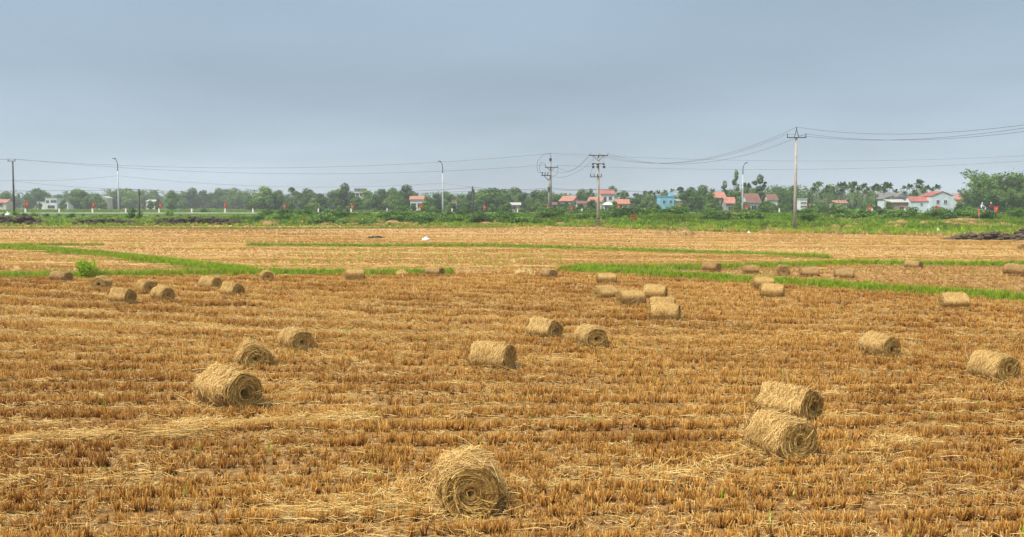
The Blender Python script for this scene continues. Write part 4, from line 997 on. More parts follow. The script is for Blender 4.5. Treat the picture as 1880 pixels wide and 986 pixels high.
# ================================================================== HOUSES
def house(label, x0, x1, ywall, Y, roof='gable_x', yridge=None, depth=7, wall='wall_white', roofm='roof_orange', wins=(), door=None, rz=0, zb=.58, over=.35, name='house', cat='house'):
    Y = far_y(Y)
    a, b = at(x0, ywall, Y), at(x1, ywall, Y); w = b.x - a.x; h = a.z - zb
    rh = (at(x0, yridge, Y).z - a.z) if yridge is not None else .3
    o = empty(name, ((a.x + b.x) / 2, Y + depth / 2, zb), rz, label, cat)
    hw, hd = w / 2, depth / 2; m = MB()
    if roof in ('gable_x', 'flat', 'shed', 'hip'): m.box(-hw, hw, -hd, hd, -.4, h)
    if roof == 'gable_x': 
        for s in (-1, 1): m.add([(s * hw, -hd, h), (s * hw, hd, h), (s * hw, 0, h + rh), (s * (hw - .2), -hd, h), (s * (hw - .2), hd, h), (s * (hw - .2), 0, h + rh)], [(0, 1, 2), (5, 4, 3), (0, 2, 5, 3), (2, 1, 4, 5)])
    if roof == 'gable_y':
        m.box(-hw, hw, -hd, hd, -.4, h)
        for s in (-1, 1): m.add([(-hw, s * hd, h), (hw, s * hd, h), (0, s * hd, h + rh), (-hw, s * (hd - .2), h), (hw, s * (hd - .2), h), (0, s * (hd - .2), h + rh)], [(0, 1, 2), (5, 4, 3), (0, 2, 5, 3), (2, 1, 4, 5)])
    m.build('wall', M[wall], o)
    t = .14; r_ = MB()
    def slab(p, q, e, f):      # two eave corners p,q and two ridge corners e,f, thickened
        up = Vector((0, 0, t)); v = [Vector(k) for k in (p, q, f, e)]; r_.add(v + [k + up for k in v], [(3, 2, 1, 0), (4, 5, 6, 7), (0, 1, 5, 4), (1, 2, 6, 5), (2, 3, 7, 6), (3, 0, 4, 7)])
    e = over; k = rh / max(hd if roof == 'gable_x' else hw, .1) * e
    if roof == 'gable_x':
        slab((-hw - e, -hd - e, h - k + .02), (hw + e, -hd - e, h - k + .02), (-hw - e, 0, h + rh + .02), (hw + e, 0, h + rh + .02)); slab((hw + e, hd + e, h - k + .02), (-hw - e, hd + e, h - k + .02), (hw + e, 0, h + rh + .02), (-hw - e, 0, h + rh + .02))
    elif roof == 'gable_y':
        slab((-hw - e, hd + e, h - k + .02), (-hw - e, -hd - e, h - k + .02), (0, hd + e, h + rh + .02), (0, -hd - e, h + rh + .02)); slab((hw + e, -hd - e, h - k + .02), (hw + e, hd + e, h - k + .02), (0, -hd - e, h + rh + .02), (0, hd + e, h + rh + .02))
    elif roof == 'shed':
        slab((-hw - e, -hd - e, h + .02), (hw + e, -hd - e, h + .02), (-hw - e, hd + e, h + rh + .02), (hw + e, hd + e, h + rh + .02))
    elif roof == 'hip':
        q = hw * .45; c = [(-hw - e, -hd - e, h + .02), (hw + e, -hd - e, h + .02), (hw + e, hd + e, h + .02), (-hw - e, hd + e, h + .02), (-q, 0, h + rh), (q, 0, h + rh)]
        r_.add(c, [(0, 1, 5, 4), (1, 2, 5), (2, 3, 4, 5), (3, 0, 4), (3, 2, 1, 0)])
    else:
        r_.box(-hw - .15, hw + .15, -hd - .15, hd + .15, h + .01, h + max(rh, .2))
    r_.build('roof', M[roofm], o)
    for (u, z, ww, hh) in wins:
        z, ww, hh = z * VS + .4, ww * VS, hh * VS
        cx = -hw + u * w; f = MB(); y = -hd
        for x_0, x_1, z0, z1 in ((cx - ww / 2 - .08, cx + ww / 2 + .08, z + hh, z + hh + .08), (cx - ww / 2 - .12, cx + ww / 2 + .12, z - .1, z), (cx - ww / 2 - .08, cx - ww / 2, z, z + hh), (cx + ww / 2, cx + ww / 2 + .08, z, z + hh), (cx - .025, cx + .025, z, z + hh)):
            f.box(x_0, x_1, y - .09, y - .002, z0, z1)
        wo = f.build('window', M['frame'], o); MB().box(cx - ww / 2, cx + ww / 2, y - .03, y - .004, z, z + hh).build('pane', M['glass'], wo)
    if door:
        u, ww, hh = door; cx = -hw + u * w; d = MB().box(cx - ww / 2, cx + ww / 2, -hd - .05, -hd - .003, 0, hh).build('door', M['roof_brown'], o)
        MB().box(cx + ww * .35, cx + ww * .35 + .05, -hd - .11, -hd - .052, hh * .45, hh * .52).build('door_handle', M['iron'], d)
    return o
house('small house with orange tiled roof and pale wall in the far green paddies', -18, 11, 372, 330, 'gable_x', 366.5, 7, 'wall_cream', 'roof_orange', [(.7, 1, 1, 1)])
h = house('white modern two-storey house with flat roofs before the hazy woods', 83, 104, 364.5, 360, 'flat', 363.5, 8, 'wall_white', 'wall_white', [(.2, 2.3, 1.0, .9), (.72, 2.4, 2.0, .8), (.5, .4, 2.4, 1.0)], None)
house('low pale annex beside the white modern house', 68, 82, 371, 362, 'flat', 370, 7, 'wall_white', 'roof_pale', [(.5, 1, 1, 1)])
house('small white outbuilding right of the white modern house', 112, 125, 371, 380, 'flat', 370, 6, 'wall_white', 'roof_pale', [(.5, .9, 1, 1)])
house('faint pale gabled house half lost in hazy trees', 180, 195, 364, 420, 'gable_y', 360, 9, 'wall_cream', 'roof_pale', [(.5, 2, 1.5, 1)])
house('pale house wall glimpsed among the hazy trees', 268, 285, 370, 420, 'gable_x', 367, 9, 'wall_cream', 'roof_pale', [(.5, 1, 1.5, 1)])
house('grey tall house with dark flat roof showing above trees', 651, 668, 351, 330, 'flat', 346, 8, 'wall_white', 'roof_grey', [(.3, 4.4, .8, 1.0), (.7, 4.4, .8, 1.0), (.5, 2.2, 1.6, 1.0)])
house('white house with bright orange gabled roof among the belt trees', 753, 777, 366, 270, 'gable_x', 360.5, 5, 'wall_white', 'roof_orange', [(.3, 1, .9, 1), (.7, 1, .9, 1)])
house('small brick hut with orange trim under the trees', 830, 838, 370, 255, 'flat', 368, 4, 'wall_cream', 'roof_orange', [(.5, .8, .7, .9)])
house('shed with a bright white sloping sheet roof', 938, 955, 377, 238, 'shed', 372.5, 6, 'wall_grey', 'roof_pale', [(.5, .5, 1, .7)], name='shed', cat='shed')
house('reddish low lean-to beside the transformer pole', 1014, 1022, 376, 230, 'gable_x', 372, 5, 'wall_grey', 'roof_brown', [(.5, .6, .8, .8)])
house('house with large red-orange roof and grey gable end', 1036, 1060, 369, 235, 'gable_x', 360.5, 8, 'wall_grey', 'roof_orange', [(.3, .7, 1, 1.1), (.7, .7, 1, 1.1)], None, math.radians(-22))
house('long low house with dark brown roof beside the red-roofed one', 1060, 1085, 374, 225, 'gable_x', 369.5, 7, 'wall_cream', 'roof_brown', [(.2, .6, .9, 1.0)], (.55, 2.2, 1.5))
house('house with bright orange roof behind the double-armed pole', 1085, 1110, 370.5, 245, 'gable_x', 362, 8, 'wall_cream', 'roof_orange', [(.3, .6, .9, 1), (.75, .6, .9, 1)], None, math.radians(-15))
house('white two-storey house with dark red roof band', 1103, 1128, 356, 275, 'gable_x', 348.5, 7, 'wall_white', 'roof_red', [(.3, 2.9, .8, .9), (.7, 2.9, .8, .9)])
house('white block joined to the red-banded two-storey house', 1129, 1138, 363, 277, 'flat', 362, 6, 'wall_white', 'wall_white', [(.5, 2, .8, .9)])
house('white pavilion with pyramid roof by the roadside', 1110, 1123, 376, 205, 'hip', 371, 4, 'wall_paleblue', 'roof_white', [(.3, .4, .7, .9), (.7, .4, .7, .9)], name='pavilion', cat='pavilion')
house('low green-walled house with orange roof near the pavilion', 1131, 1155, 374, 225, 'gable_x', 366.5, 6, 'wall_cream', 'roof_orange', [(.3, .5, .9, 1), (.7, .5, .9, 1)])
h = house('bright blue flat-roofed house with two shuttered windows', 1212, 1238, 361, 225, 'flat', 359.8, 7, 'wall_blue', 'wall_blue', [(.28, 1.95, .54, .6), (.75, 1.95, .54, .6)], None)
MB().box(1.0, 2.1, -1, 1.4, 4.75, 5.9).build('roof_tank_room', M['wall_blue'], h)
house('cream shed leaning on the blue house', 1239, 1249, 369, 226, 'shed', 367, 5, 'wall_cream', 'roof_pale', [(.5, .5, .7, .7)], name='shed', cat='shed')
house('house with salmon roof and grey side wall behind dark trees', 1312, 1332, 363, 235, 'gable_x', 353, 8, 'wall_grey', 'roof_orange', [(.5, 1, 1, 1)])
house('house with low salmon roof beside the tall slender tree', 1333, 1350, 373, 220, 'gable_x', 362.5, 6, 'wall_grey', 'roof_orange', [(.5, .4, 1, .8)])
house('house with large steep brown tiled roof and pale wall', 1373, 1396, 372, 205, 'gable_x', 356, 8, 'wall_paleblue', 'roof_brown', [(.5, .4, 1, 1)])
house('house with faded pinkish brown roof behind banana leaves', 1412, 1428, 367, 235, 'gable_x', 357, 7, 'wall_white', 'roof_brown', [(.5, .8, 1, 1)])
house('white stall with striped awning boards near the tall pole', 1469, 1482, 366, 205, 'flat', 365, 3, 'wall_white', 'roof_white', [(.5, 1.9, 1.1, .2), (.5, 1.2, 1.1, .2)], name='stall', cat='stall')
house('low far house with red roof strip among banana plants', 1533, 1556, 373, 260, 'gable_x', 368.5, 6, 'wall_grey', 'roof_orange')
house('house with orange roof showing through the palm grove', 1593, 1613, 365, 270, 'gable_x', 357, 7, 'wall_grey', 'roof_orange')
house('smaller orange roof beside the one in the palm grove', 1618, 1628, 365, 272, 'gable_x', 357.5, 7, 'wall_grey', 'roof_orange')
house('grey gabled barn with pale front behind the brick shed', 1636, 1664, 364, 225, 'gable_y', 354.5, 9, 'wall_paleblue', 'roof_grey', [(.5, 2.4, .9, .7)], None, math.radians(14), name='barn', cat='barn')
house('long grey-roofed annex joining barn and pale house', 1650, 1690, 363, 222, 'flat', 361, 8, 'wall_grey', 'roof_grey')
house('brick shed with weathered pale sheet roof', 1638, 1667, 372, 198, 'shed', 367, 5, 'wall_brick', 'roof_pale', [(.6, .5, .9, .8)], None, name='shed', cat='shed')
h = house('pale blue-white two-storey house with red gabled roof', 1711, 1750, 360, 195, 'gable_y', 352, 8, 'wall_paleblue', 'roof_red', [(.29, 1.85, .52, .62), (.64, 1.85, .52, .62), (.29, .6, .52, .62)], None, over=.15)
MB().box(2.45, 3.0, -4.15, 4.1, -.3, 5.5).build('parapet_wall', M['wall_paleblue'], h)
house('pale single-storey wing with bright red-orange roof', 1673, 1711, 370, 196.5, 'gable_x', 361.5, 5, 'wall_paleblue', 'roof_red', [(.84, .25, .5, .6), (.5, 1.5, .4, .4)], None, over=.15)
house('orange-roofed house half hidden behind the huge bamboo', 1756, 1776, 366, 235, 'gable_x', 357, 6, 'wall_cream', 'roof_orange', [(.5, 1, .9, .9)])
# dark arched shade tunnel
p0, p1 = at(1600, 392, far_y(190)), at(1622, 392, far_y(190)); m = MB(); R_ = (p1.x - p0.x) / 2; V, F = [], []
for j in range(6):
    for i in range(13):
        a = PI * i / 12; V.append((R_ * math.cos(a), j * 1.1, R_ * 1.45 * math.sin(a)))
for j in range(5):
    for i in range(12): F.append((j * 13 + i, j * 13 + i + 1, (j + 1) * 13 + i + 1, (j + 1) * 13 + i))
F.append(tuple(range(12, -1, -1)))
m.add(V, F)
o = empty('shade_tunnel', ((p0.x + p1.x) / 2, far_y(190), .58), 0, 'dark arched shade tunnel beside the brick shed', 'tunnel'); m.build('cover', M['shade_net'], o)
m = MB(); m.tube([(R_ * 1.02 * math.cos(PI * i / 12), -.05, R_ * 1.47 * math.sin(PI * i / 12)) for i in range(13)], .05, 5); m.build('hoop', M['galv_dark'], o)

# ================================================================== POLES, LAMPS, CABLES
ANCH = {}
def pole_shaft(o, h, r0, r1, mat, n=10): MB().tube([(0, 0, -.8), (0, 0, h * .5), (0, 0, h)], [r0, (r0 + r1) / 2, r1], n).build('shaft', M[mat], o, True)
def insulator(o, x, y, z, h=.38, r=.07):
    m = MB(); pts = []; rad = []
    for i in range(7): pts.append((x, y, z + h * i / 6)); rad.append(r * (1.0 if i % 2 else .55))
    m.tube(pts, rad, 8).build('insulator', M['insul'], o)
def crossarm(o, x0, x1, y, z, t=.07): MB().box(x0, x1, y - t, y + t, z - t, z + t).build('crossarm', M['iron'], o)
# far left pole
p = at(26, 388, 166); p.z = H(p.x, 166)
oA = empty('power_pole', p, 0, 'dark concrete pole with small crossarm beside the flag on the left verge', 'power pole'); hA = at(26, 297, 166).z - p.z
pole_shaft(oA, hA, .17, .12, 'pole_dark'); crossarm(oA, -.75, .55, -.15, hA + .1, .05); insulator(oA, -.65, -.15, hA + .15, .3); insulator(oA, .45, -.15, hA + .15, .3)
ANCH['A'] = lambda py, dx=0: Vector((p0A.x + dx, p0A.y - .2, at(26, py, 166).z)); p0A = p.copy()
# street lamps
lampP = {}
for px, ytop, ybase, side, lab in ((218, 292, 391, -1, 'slim galvanised street lamp by the pale road before the far woods'), (813, 297, 392, -1, 'slim street lamp rising from the tree belt by the road'), (1363, 300, 389, 1, 'slim street lamp beside the tall slender tree in the village')):
    Y = 181.5; q = at(px, ybase, Y); q.z = 1.6; hh = at(px, ytop, Y).z - q.z
    o = empty('street_lamp', q, 0, lab, 'street lamp'); lampP[px] = q.copy()
    MB().tube([(0, 0, -.4), (0, 0, hh * .4), (0, 0, hh * .78)], [.17, .13, .10], 10).build('mast', M['galv'], o, True)
    MB().tube([(0, 0, hh * .78), (0, 0, hh * .9), (side * .12, -.05, hh * .96), (side * .35, -.12, hh)], [.085, .07, .06, .05], 8).build('arm', M['galv_dark'], o, True)
    MB().add([(side * .25, -.28, hh - .03), (side * .85, -.28, hh + .05), (side * .85, .06, hh + .05), (side * .25, .06, hh - .03), (side * .28, -.24, hh + .12), (side * .75, -.24, hh + .17), (side * .75, .02, hh + .17), (side * .28, .02, hh + .12)],
             [(3, 2, 1, 0), (4, 5, 6, 7), (0, 1, 5, 4), (1, 2, 6, 5), (2, 3, 7, 6), (3, 0, 4, 7)]).build('lamp_head', M['iron'], o)
    MB().box(-.22, .22, -.22, .22, -.1, .12).build('base', M['concrete'], o)
# short dark posts
shortP = {}
for px, yt, Y, lab in ((257, 347, 161, 'short dark post standing in a shrub before the pale road'), (868, 342, 158, 'short weathered post carrying cables amid the weedy bank')):
    x = (px - CX) / FPX * Y; z = H(x, Y); hh = at(px, yt, Y).z - z
    o = empty('utility_post', (x, Y, z), 0, lab, 'utility post'); shortP[px] = Vector((x, Y, z + hh))
    pole_shaft(o, hh, .14, .11, 'pole_dark'); MB().box(-.28, .30, -.2, -.12, hh - .5, hh - .42).build('bracket', M['iron'], o)
    MB().box(.14, .30, -.25, -.05, hh - .95, hh - .55).build('junction_box', M['iron'], o)
# double pole with switch platform
Y = 172; x = (1010 - CX) / FPX * Y; z = 1.7; hD = at(1010, 290, Y).z - z
oD = empty('switch_pole', (x, Y - 1.8, H(x, Y - 1.8)), 0, 'concrete pole with drooping cable loops and a side switch platform', 'power pole'); Y -= 1.8
pole_shaft(oD, hD, .24, .13, 'pole_grey'); 
MB().tube([(-.28, 0, -.6), (-.26, 0, hD * .62)], [.2, .14], 8).build('brace_pole', M['pole_grey'], oD, True)
MB().tube([(0, 0, hD), (0, 0, hD + .75)], [.045, .03], 6).build('spike', M['iron'], oD)
MB().box(-.22, .16, -.2, .2, hD - .55, hD - .15).build('clamp', M['iron'], oD)
zc = hD - 1.65; crossarm(oD, -.95, 1.15, -.2, zc, .06)
for s in (-1, 1): MB().tube([(s * .7, -.2, zc), (0, -.16, zc - .6)], .035, 5).build('strut', M['iron'], oD)
for xx in (-.85, 1.05): insulator(oD, xx, -.2, zc + .06, .3, .06)
zs = hD - 3.0; MB().box(-1.55, 0, -.35, .35, zs - .06, zs + .06).build('platform', M['iron'], oD)
MB().tube([(-1.1, 0, zs), (-.3, 0, zs - .9), (-.1, 0, zs - 1.3)], .05, 6).build('strut', M['iron'], oD)
for xx in (-1.4, -.95, -.5): MB().tube([(xx, -.1, zs + .06), (xx, -.1, zs + .35), (xx + .1, -.1, zs + .55)], [.09, .06, .09], 7).build('switch', M['insul'], oD)
MB().box(-.5, -.12, -.2, .2, zs - 2.6, zs - 1.9).build('control_box', M['galv_dark'], oD)
for k_, (dx, dz, R2) in enumerate(((-1.9, .75, 1.0), (-1.55, .55, .8))):
    pts = [(-1.35 + .2 * k_, -.15, zs + .4)] + [(dx - .35 * math.sin(t) * R2, -.15, zs + .4 + 2.3 * R2 * (1 - math.cos(t)) / 2) for t in np.linspace(.5, 2.9, 9)]
    if k_ == 1: pts += [(-1.0, -.15, zs + 1.9), (-.75, -.18, zc + .3)]
    else: pts += [(-1.2, -.15, hD + .5), (0, 0, hD + .6)]
    MB().tube(pts, .022, 4).build('jumper_cable', M['cable'], oD)
MB().tube([(1.05, -.2, zc + .3), (1.25, -.2, zc - .5), (.9, -.2, zc - 1.3), (.2, -.15, zc - 1.5)], .022, 4).build('jumper_cable', M['cable'], oD)
baseD = Vector(oD.location)
# pole with three tiers
p = G(1098, 415); hE = at(1102, 281, p.y).z - p.z; Y_E = p.y
oE = empty('cutout_pole', p, 0, 'concrete pole with wide top crossarm, row of cut-out fuses and lower insulators', 'power pole'); baseE = p.copy()
pole_shaft(oE, hE, .24, .13, 'concrete'); zt = hE - .35
crossarm(oE, -1.25, 1.35, -.2, zt, .06)
for s in (-1, 1): MB().tube([(s * .8, -.2, zt), (0, -.17, zt - .75)], .04, 5).build('strut', M['iron'], oE)
for xx in (-1.2, 0, 1.3): insulator(oE, xx, -.2, zt + .06, .22, .06)
z2 = hE - 1.75; crossarm(oE, -.85, .85, -.2, z2 + .25, .05)
for xx in (-.8, -.15, .72):
    MB().tube([(xx, -.26, z2 + .3), (xx, -.26, z2 + .05)], [.14, .14], 8).build('fuse_head', M['insul'], oE)
    MB().tube([(xx + .06, -.3, z2 - .05), (xx + .06, -.3, z2 - .38)], [.17, .17], 8).build('fuse_barrel', M['insul'], oE)
z3 = hE - 3.35; crossarm(oE, -1.15, .45, -.2, z3, .05)
for xx in (-1.1, -.6, -.15, .4): MB().tube([(xx, -.2, z3 + .05), (xx, -.2, z3 + .45)], .055, 7).build('insulator', M['insul'], oE)
for xx in (-.75, .78): MB().tube([(xx, -.26, z2 + .1), (xx * .85, -.3, zt - .8), (xx * 1.2, -.2, zt)], .014, 4).build('jumper_cable', M['cable'], oE)
MB().tube([(-.9, -.2, z3), (-.95, -.25, z2 - .5), (-.74, -.3, z2 - .38)], .014, 4).build('jumper_cable', M['cable'], oE)
MB().tube([(0, 0, 1.0), (0, 0, 1.12)], .245, 10).build('band', M['iron'], oE)
# tall bare pole
p = G(1459, 423); hF = at(1461, 252, p.y).z - p.z; Y_F = p.y; baseF = p.copy()
oF = empty('power_pole', p, 0, 'tall tapered concrete pole with pointed bracket and two-armed top', 'power pole')
pole_shaft(oF, hF, .23, .13, 'concrete', 12)
crossarm(oF, -1.12, 1.12, -.17, hF - .05, .05)
for s in (-1, 1):
    insulator(oF, s * 1.08, -.17, hF, .40, .065)
    MB().tube([(s * .28, -.12, hF - .05), (s * .12, -.1, hF + .5), (s * .02, -.08, hF + .82)], .04, 5).build('bracket', M['iron'], oF)
insulator(oF, 0, -.08, hF + .78, .42, .07)
# poles just past the frame that carry the lines on
p = Vector((52, 60, H(52, 60))); hR = 12.4
oR = empty('power_pole', p, 0, 'concrete pole out in the stubble carrying the same three lines', 'power pole'); baseR = p.copy()
pole_shaft(oR, hR, .23, .13, 'concrete', 12); crossarm(oR, -1.12, 1.12, -.17, hR - .05, .05)
for s in (-1, 1): insulator(oR, s * 1.08, -.17, hR, .40, .065)
insulator(oR, 0, -.08, hR + .1, .42, .07)
p = Vector((-118, 166, H(-118, 166))); oL = empty('power_pole', p, 0, 'dark concrete pole farther along the left verge', 'power pole'); baseL = p.copy()
pole_shaft(oL, hA, .17, .12, 'pole_dark'); crossarm(oL, -.75, .55, -.15, hA + .1, .05)
p = Vector((125, 205, .6)); oQ = empty('power_pole', p, 0, 'concrete pole behind the huge bamboo clumps', 'power pole'); baseQ = p.copy(); pole_shaft(oQ, 14, .23, .13, 'concrete', 12); crossarm(oQ, -1.1, 1.1, -.17, 13.8, .05)

def cable(a, b, sag, label, group, r=.02, n=26, name='power_line'):
    a, b = Vector(a), Vector(b); pts = []
    for i in range(n + 1):
        t = i / n; q = a.lerp(b, t); q.z -= sag * 4 * t * (1 - t); pts.append(q - a)
    o = MB().tube(pts, r * .72, 4).build(name, M['cable'], None, False, a); tag(o, label, 'power line', group); return o
LA = lambda py, dx=0: Vector((p0A.x + dx, 165.8, at(26, py, 166).z))
zD = lambda dz: baseD.z + dz
for dx, za, zb_, xb in ((-.6, hA + .45, hD + .65, 0), (.45, hA + .45, zc + .38, -.85)):
    cable((p0A.x + dx, 165.85, p0A.z + za), (baseD.x + xb, baseD.y - .1, zD(zb_)), 1.9, 'long sagging wire from the left verge pole to the switch pole', 'wires from the left pole to the switch pole', .02, 40)
    cable((baseL.x + dx, 165.85, baseL.z + za), (p0A.x + dx, 165.85, p0A.z + za), .5, 'wire running on past the left verge pole', 'wires past the left verge pole')
l1 = lampP[218]; l2 = lampP[813]
LZ = lambda px, py: at(px, py, 181.5).z
cable((p0A.x, 165.8, LA(331).z), (l1.x, 181.4, LZ(218, 322.5)), .35, 'cable from the left verge pole to the first street lamp', None)
cable((l1.x, 181.4, LZ(218, 322.5)), (l2.x, 181.4, LZ(813, 336)), 1.3, 'lighting cable strung between two street lamps', None, .02, 36)
cable((l2.x, 181.4, LZ(813, 336)), shortP[868] + Vector((0, -.1, -.1)), .08, 'cable from street lamp to the weathered post', None)
cable((baseL.x, 165.8, LA(333).z), (p0A.x, 165.8, LA(331).z), .4, 'low cable running on past the left verge pole', None)
cable((p0A.x, 165.8, LA(332).z), shortP[257] + Vector((0, -.1, -.05)), .3, 'cable dropping from the left verge pole to the short dark post', None)
cable((-130, 160, 6.2), shortP[257] + Vector((0, -.12, -.1)), .5, 'thick low cable reaching the short dark post across the left verge', None, .03)
cable(shortP[257] + Vector((0, -.12, -.1)), shortP[868] + Vector((0, -.12, -.2)), .85, 'thick low cable between the two short posts', 'low cables between the short posts', .03, 36)
cable(shortP[257] + Vector((0, -.12, -.45)), shortP[868] + Vector((0, -.12, -.75)), .55, 'thick low cable between the two short posts', 'low cables between the short posts', .025, 36)
for dz, r in ((-.15, .03), (-.45, .025)):
    cable(shortP[868] + Vector((0, -.12, dz)), (baseD.x, baseD.y - .25, at(1010, 343.5 - dz * 8, baseD.y).z), .35, 'low cable from the weathered post to the switch pole', 'low cables to the switch pole', r)
    cable((baseD.x, baseD.y - .25, at(1010, 343.5 - dz * 8, baseD.y).z), (baseE.x, baseE.y - .2, at(1100, 346.5 - dz * 3, baseE.y).z), .2, 'low cable between switch pole and cut-out pole', 'low cables between the two equipped poles', r)
    cable((baseE.x, baseE.y - .2, at(1100, 346.5 - dz * 3, baseE.y).z), (lampP[1363].x, 181.4, LZ(1363, 345 - dz * 8)), .5, 'low cable from the cut-out pole to the village lamp', 'low cables to the village lamp', .02)
    cable((lampP[1363].x, 181.4, LZ(1363, 345 - dz * 8)), (baseQ.x, baseQ.y - .2, at(1840, 345 - dz * 8, 205).z), .9, 'low cable passing over the village roofs', 'low cables over the village', .02, 36)
for xa, za, xb, sg in ((1.05, zc + .3, -1.2, 1.5), (-.85, zc + .3, -1.2, 1.8), (.2, zc - 1.4, 0, 1.2)):
    cable((baseD.x + xa, baseD.y - .2, zD(za - .1)), (baseE.x + xb, baseE.y - .2, baseE.z + zt + .2), sg, 'slack wire looping between switch pole and cut-out pole', 'slack wires between the two equipped poles', .02)
for dz, zq in ((.65, 13.9), (zc + .35 - hD, 13.2)):
    cable((baseD.x + (1.0 if dz < 0 else 0), baseD.y - .1, zD(hD + dz)), (baseQ.x, baseQ.y - .2, baseQ.z + zq), 1.9, 'faint long wire passing behind the tall bare pole', 'faint long wires behind the tall pole', .018, 40)
for k_, (xe, xf, zf, sg) in enumerate(((-1.2, 0, hF + 1.18, 2.6), (0, -1.08, hF + .4, 2.3), (1.3, 1.08, hF + .4, 2.4))):
    cable((baseE.x + xe, Y_E - .2, baseE.z + zt + .28), (baseF.x + xf, Y_F - .17, baseF.z + zf), sg, 'sagging wire between the cut-out pole and the tall bare pole', 'wires from the cut-out pole to the tall pole', .02, 36)
    zr = hR + (.5 if k_ == 0 else .38)
    cable((baseF.x + xf, Y_F - .17, baseF.z + zf), (baseR.x + xf, baseR.y - .17, baseR.z + zr), 2.7, 'sagging wire leading away from the tall bare pole past the bamboo', 'wires beyond the tall pole', .02, 36)

# ================================================================== FLAGS, MARKER POSTS, SMALL THINGS
def flag_mesh(seed, w, h, droop):
    r = np.random.default_rng(seed); nx, nz = 8, 8; V = []
    for j in range(nz + 1):
        for i in range(nx + 1):
            u, v = i / nx, j / nz
            V.append((u * w * (1 - .12 * v), .07 * math.sin(u * 7 + v * 2 + seed) * u, -v * h - droop * u * u * h * .35))
    F = [(j * (nx + 1) + i, j * (nx + 1) + i + 1, (j + 1) * (nx + 1) + i + 1, (j + 1) * (nx + 1) + i) for j in range(nz) for i in range(nx)]
    V = np.array(V); V2 = V + np.array([0, .012, 0]); n = len(V)
    return np.concatenate([V, V2]), F + [tuple(n + k for k in f[::-1]) for f in F]
def star_mesh(cx, cz, R):
    V = [(cx, -.10, cz)] + [(cx + (R if k % 2 == 0 else R * .4) * math.sin(PI * k / 5), -.095, cz + (R if k % 2 == 0 else R * .4) * math.cos(PI * k / 5)) for k in range(10)]
    V += [(x, y_ + .02, z_) for x, y_, z_ in V]; F = [(0, 1 + k, 1 + (k + 1) % 10) for k in range(10)] + [(11, 12 + (k + 1) % 10, 12 + k) for k in range(10)] + [(1 + k, 12 + k, 12 + (k + 1) % 10, 1 + (k + 1) % 10) for k in range(10)]
    return V, F
FL = []
for i, (w, h_, dr) in enumerate(((.36, .82, .5), (.30, .88, .6), (.44, .8, .3), (.55, .8, .15))):
    V, F = flag_mesh(i + 1, w, h_, dr); c = np_mesh('cloth', V, F, M['red'], smooth=True); V, F = star_mesh(w * .48, -h_ * .55, .13); FL.append((c, np_mesh('star', np.array(V), F, M['yellow']), h_))
pm = MB().tube([(0, 0, -.4), (0, 0, 2.0)], .022, 6).mesh('staff', M['pole_grey'])
for i, (px, yt, v) in enumerate(((45, 369, 2), (170, 371, 0), (293, 371, 1), (412, 371, 0), (521, 373, 1), (645, 374, 1), (771, 374, 0), (888, 375, 1), (1004, 375, 2), (1048, 377, 1), (1134, 375, 0), (1248, 376, 1), (1368, 377, 2), (1480, 378, 0), (1594, 378, 2), (1717, 379, 3), (1826, 379, 3))):
    Y = 172.4 if px != 1717 else 150; q = at(px, yt, Y); c, s, h_ = FL[v]
    zg = 1.74 if Y > 171 else H(q.x, Y)
    big = {45: 1.1, 1368: 1.05, 1717: 1.05, 1594: 1.0}.get(px, 1.0)
    o = empty('flag', (q.x, Y, zg), random.uniform(-.25, .25), 'red flag with yellow star on the road edge' + seg(px), 'flag', 'red flags along the road', big)
    st = MB().tube([(0, 0, -.3), (0, 0, (q.z - zg) / big + .05)], .022, 6).build('staff', M['pole_grey'], o)
    c_ = link('cloth', c, o, (0.02, 0, (q.z - zg) / big)); link('star', s, c_)
pst = MB().box(-.10, .10, -.10, .10, -.3, .78).mesh('post', M['white']); bnd = MB().box(-.104, .104, -.104, .104, .80, .92).mesh('cap_band', M['red'])
for px in (48, 110, 171, 232, 293, 353, 414, 465, 585, 645, 711, 771, 830, 950, 1010, 1068, 1134, 1190, 1248, 1310, 1370, 1430, 1537, 1600, 1660):
    Y = 171.9; x = (px - CX) / FPX * Y
    o = empty('marker_post', (x, Y, 1.74), 0, 'white red-capped marker post on the road edge' + seg(px), 'marker post', 'marker posts along the road'); link('post', pst, o); link('cap_band', bnd, o)
# orange banner leaning on the bank
q = G(1799, 410); o = empty('banner', q, .2, 'pale leaning banner on a stick on the weedy bank', 'banner'); MB().tube([(0, 0, -.2), (-.35, 0, 2.1)], .03, 6).build('stick', M['galv'], o)
V, F = flag_mesh(9, .20, .95, .2); link('cloth', np_mesh('cloth', V, F, M['orange_red'], smooth=True), o, (-.3, 0, 1.9))
# small red frame with a stick
q = G(1164, 408); o = empty('red_stand', q, .3, 'small red stand with a thin stick at the edge of the green bank', 'stand')
for sx in (-.3, .3):
    for sy in (-.25, .25): MB().box(sx - .04, sx + .04, sy - .04, sy + .04, -.1, 1.0).build('leg', M['red'], o)
MB().box(-.36, .36, -.3, .3, .45, .55).build('shelf', M['red'], o); MB().box(-.36, .36, -.3, .3, 1.0, 1.08).build('top', M['red'], o); MB().tube([(0, 0, 1.08), (.03, 0, 2.2)], .025, 5).build('stick', M['pole_dark'], o)
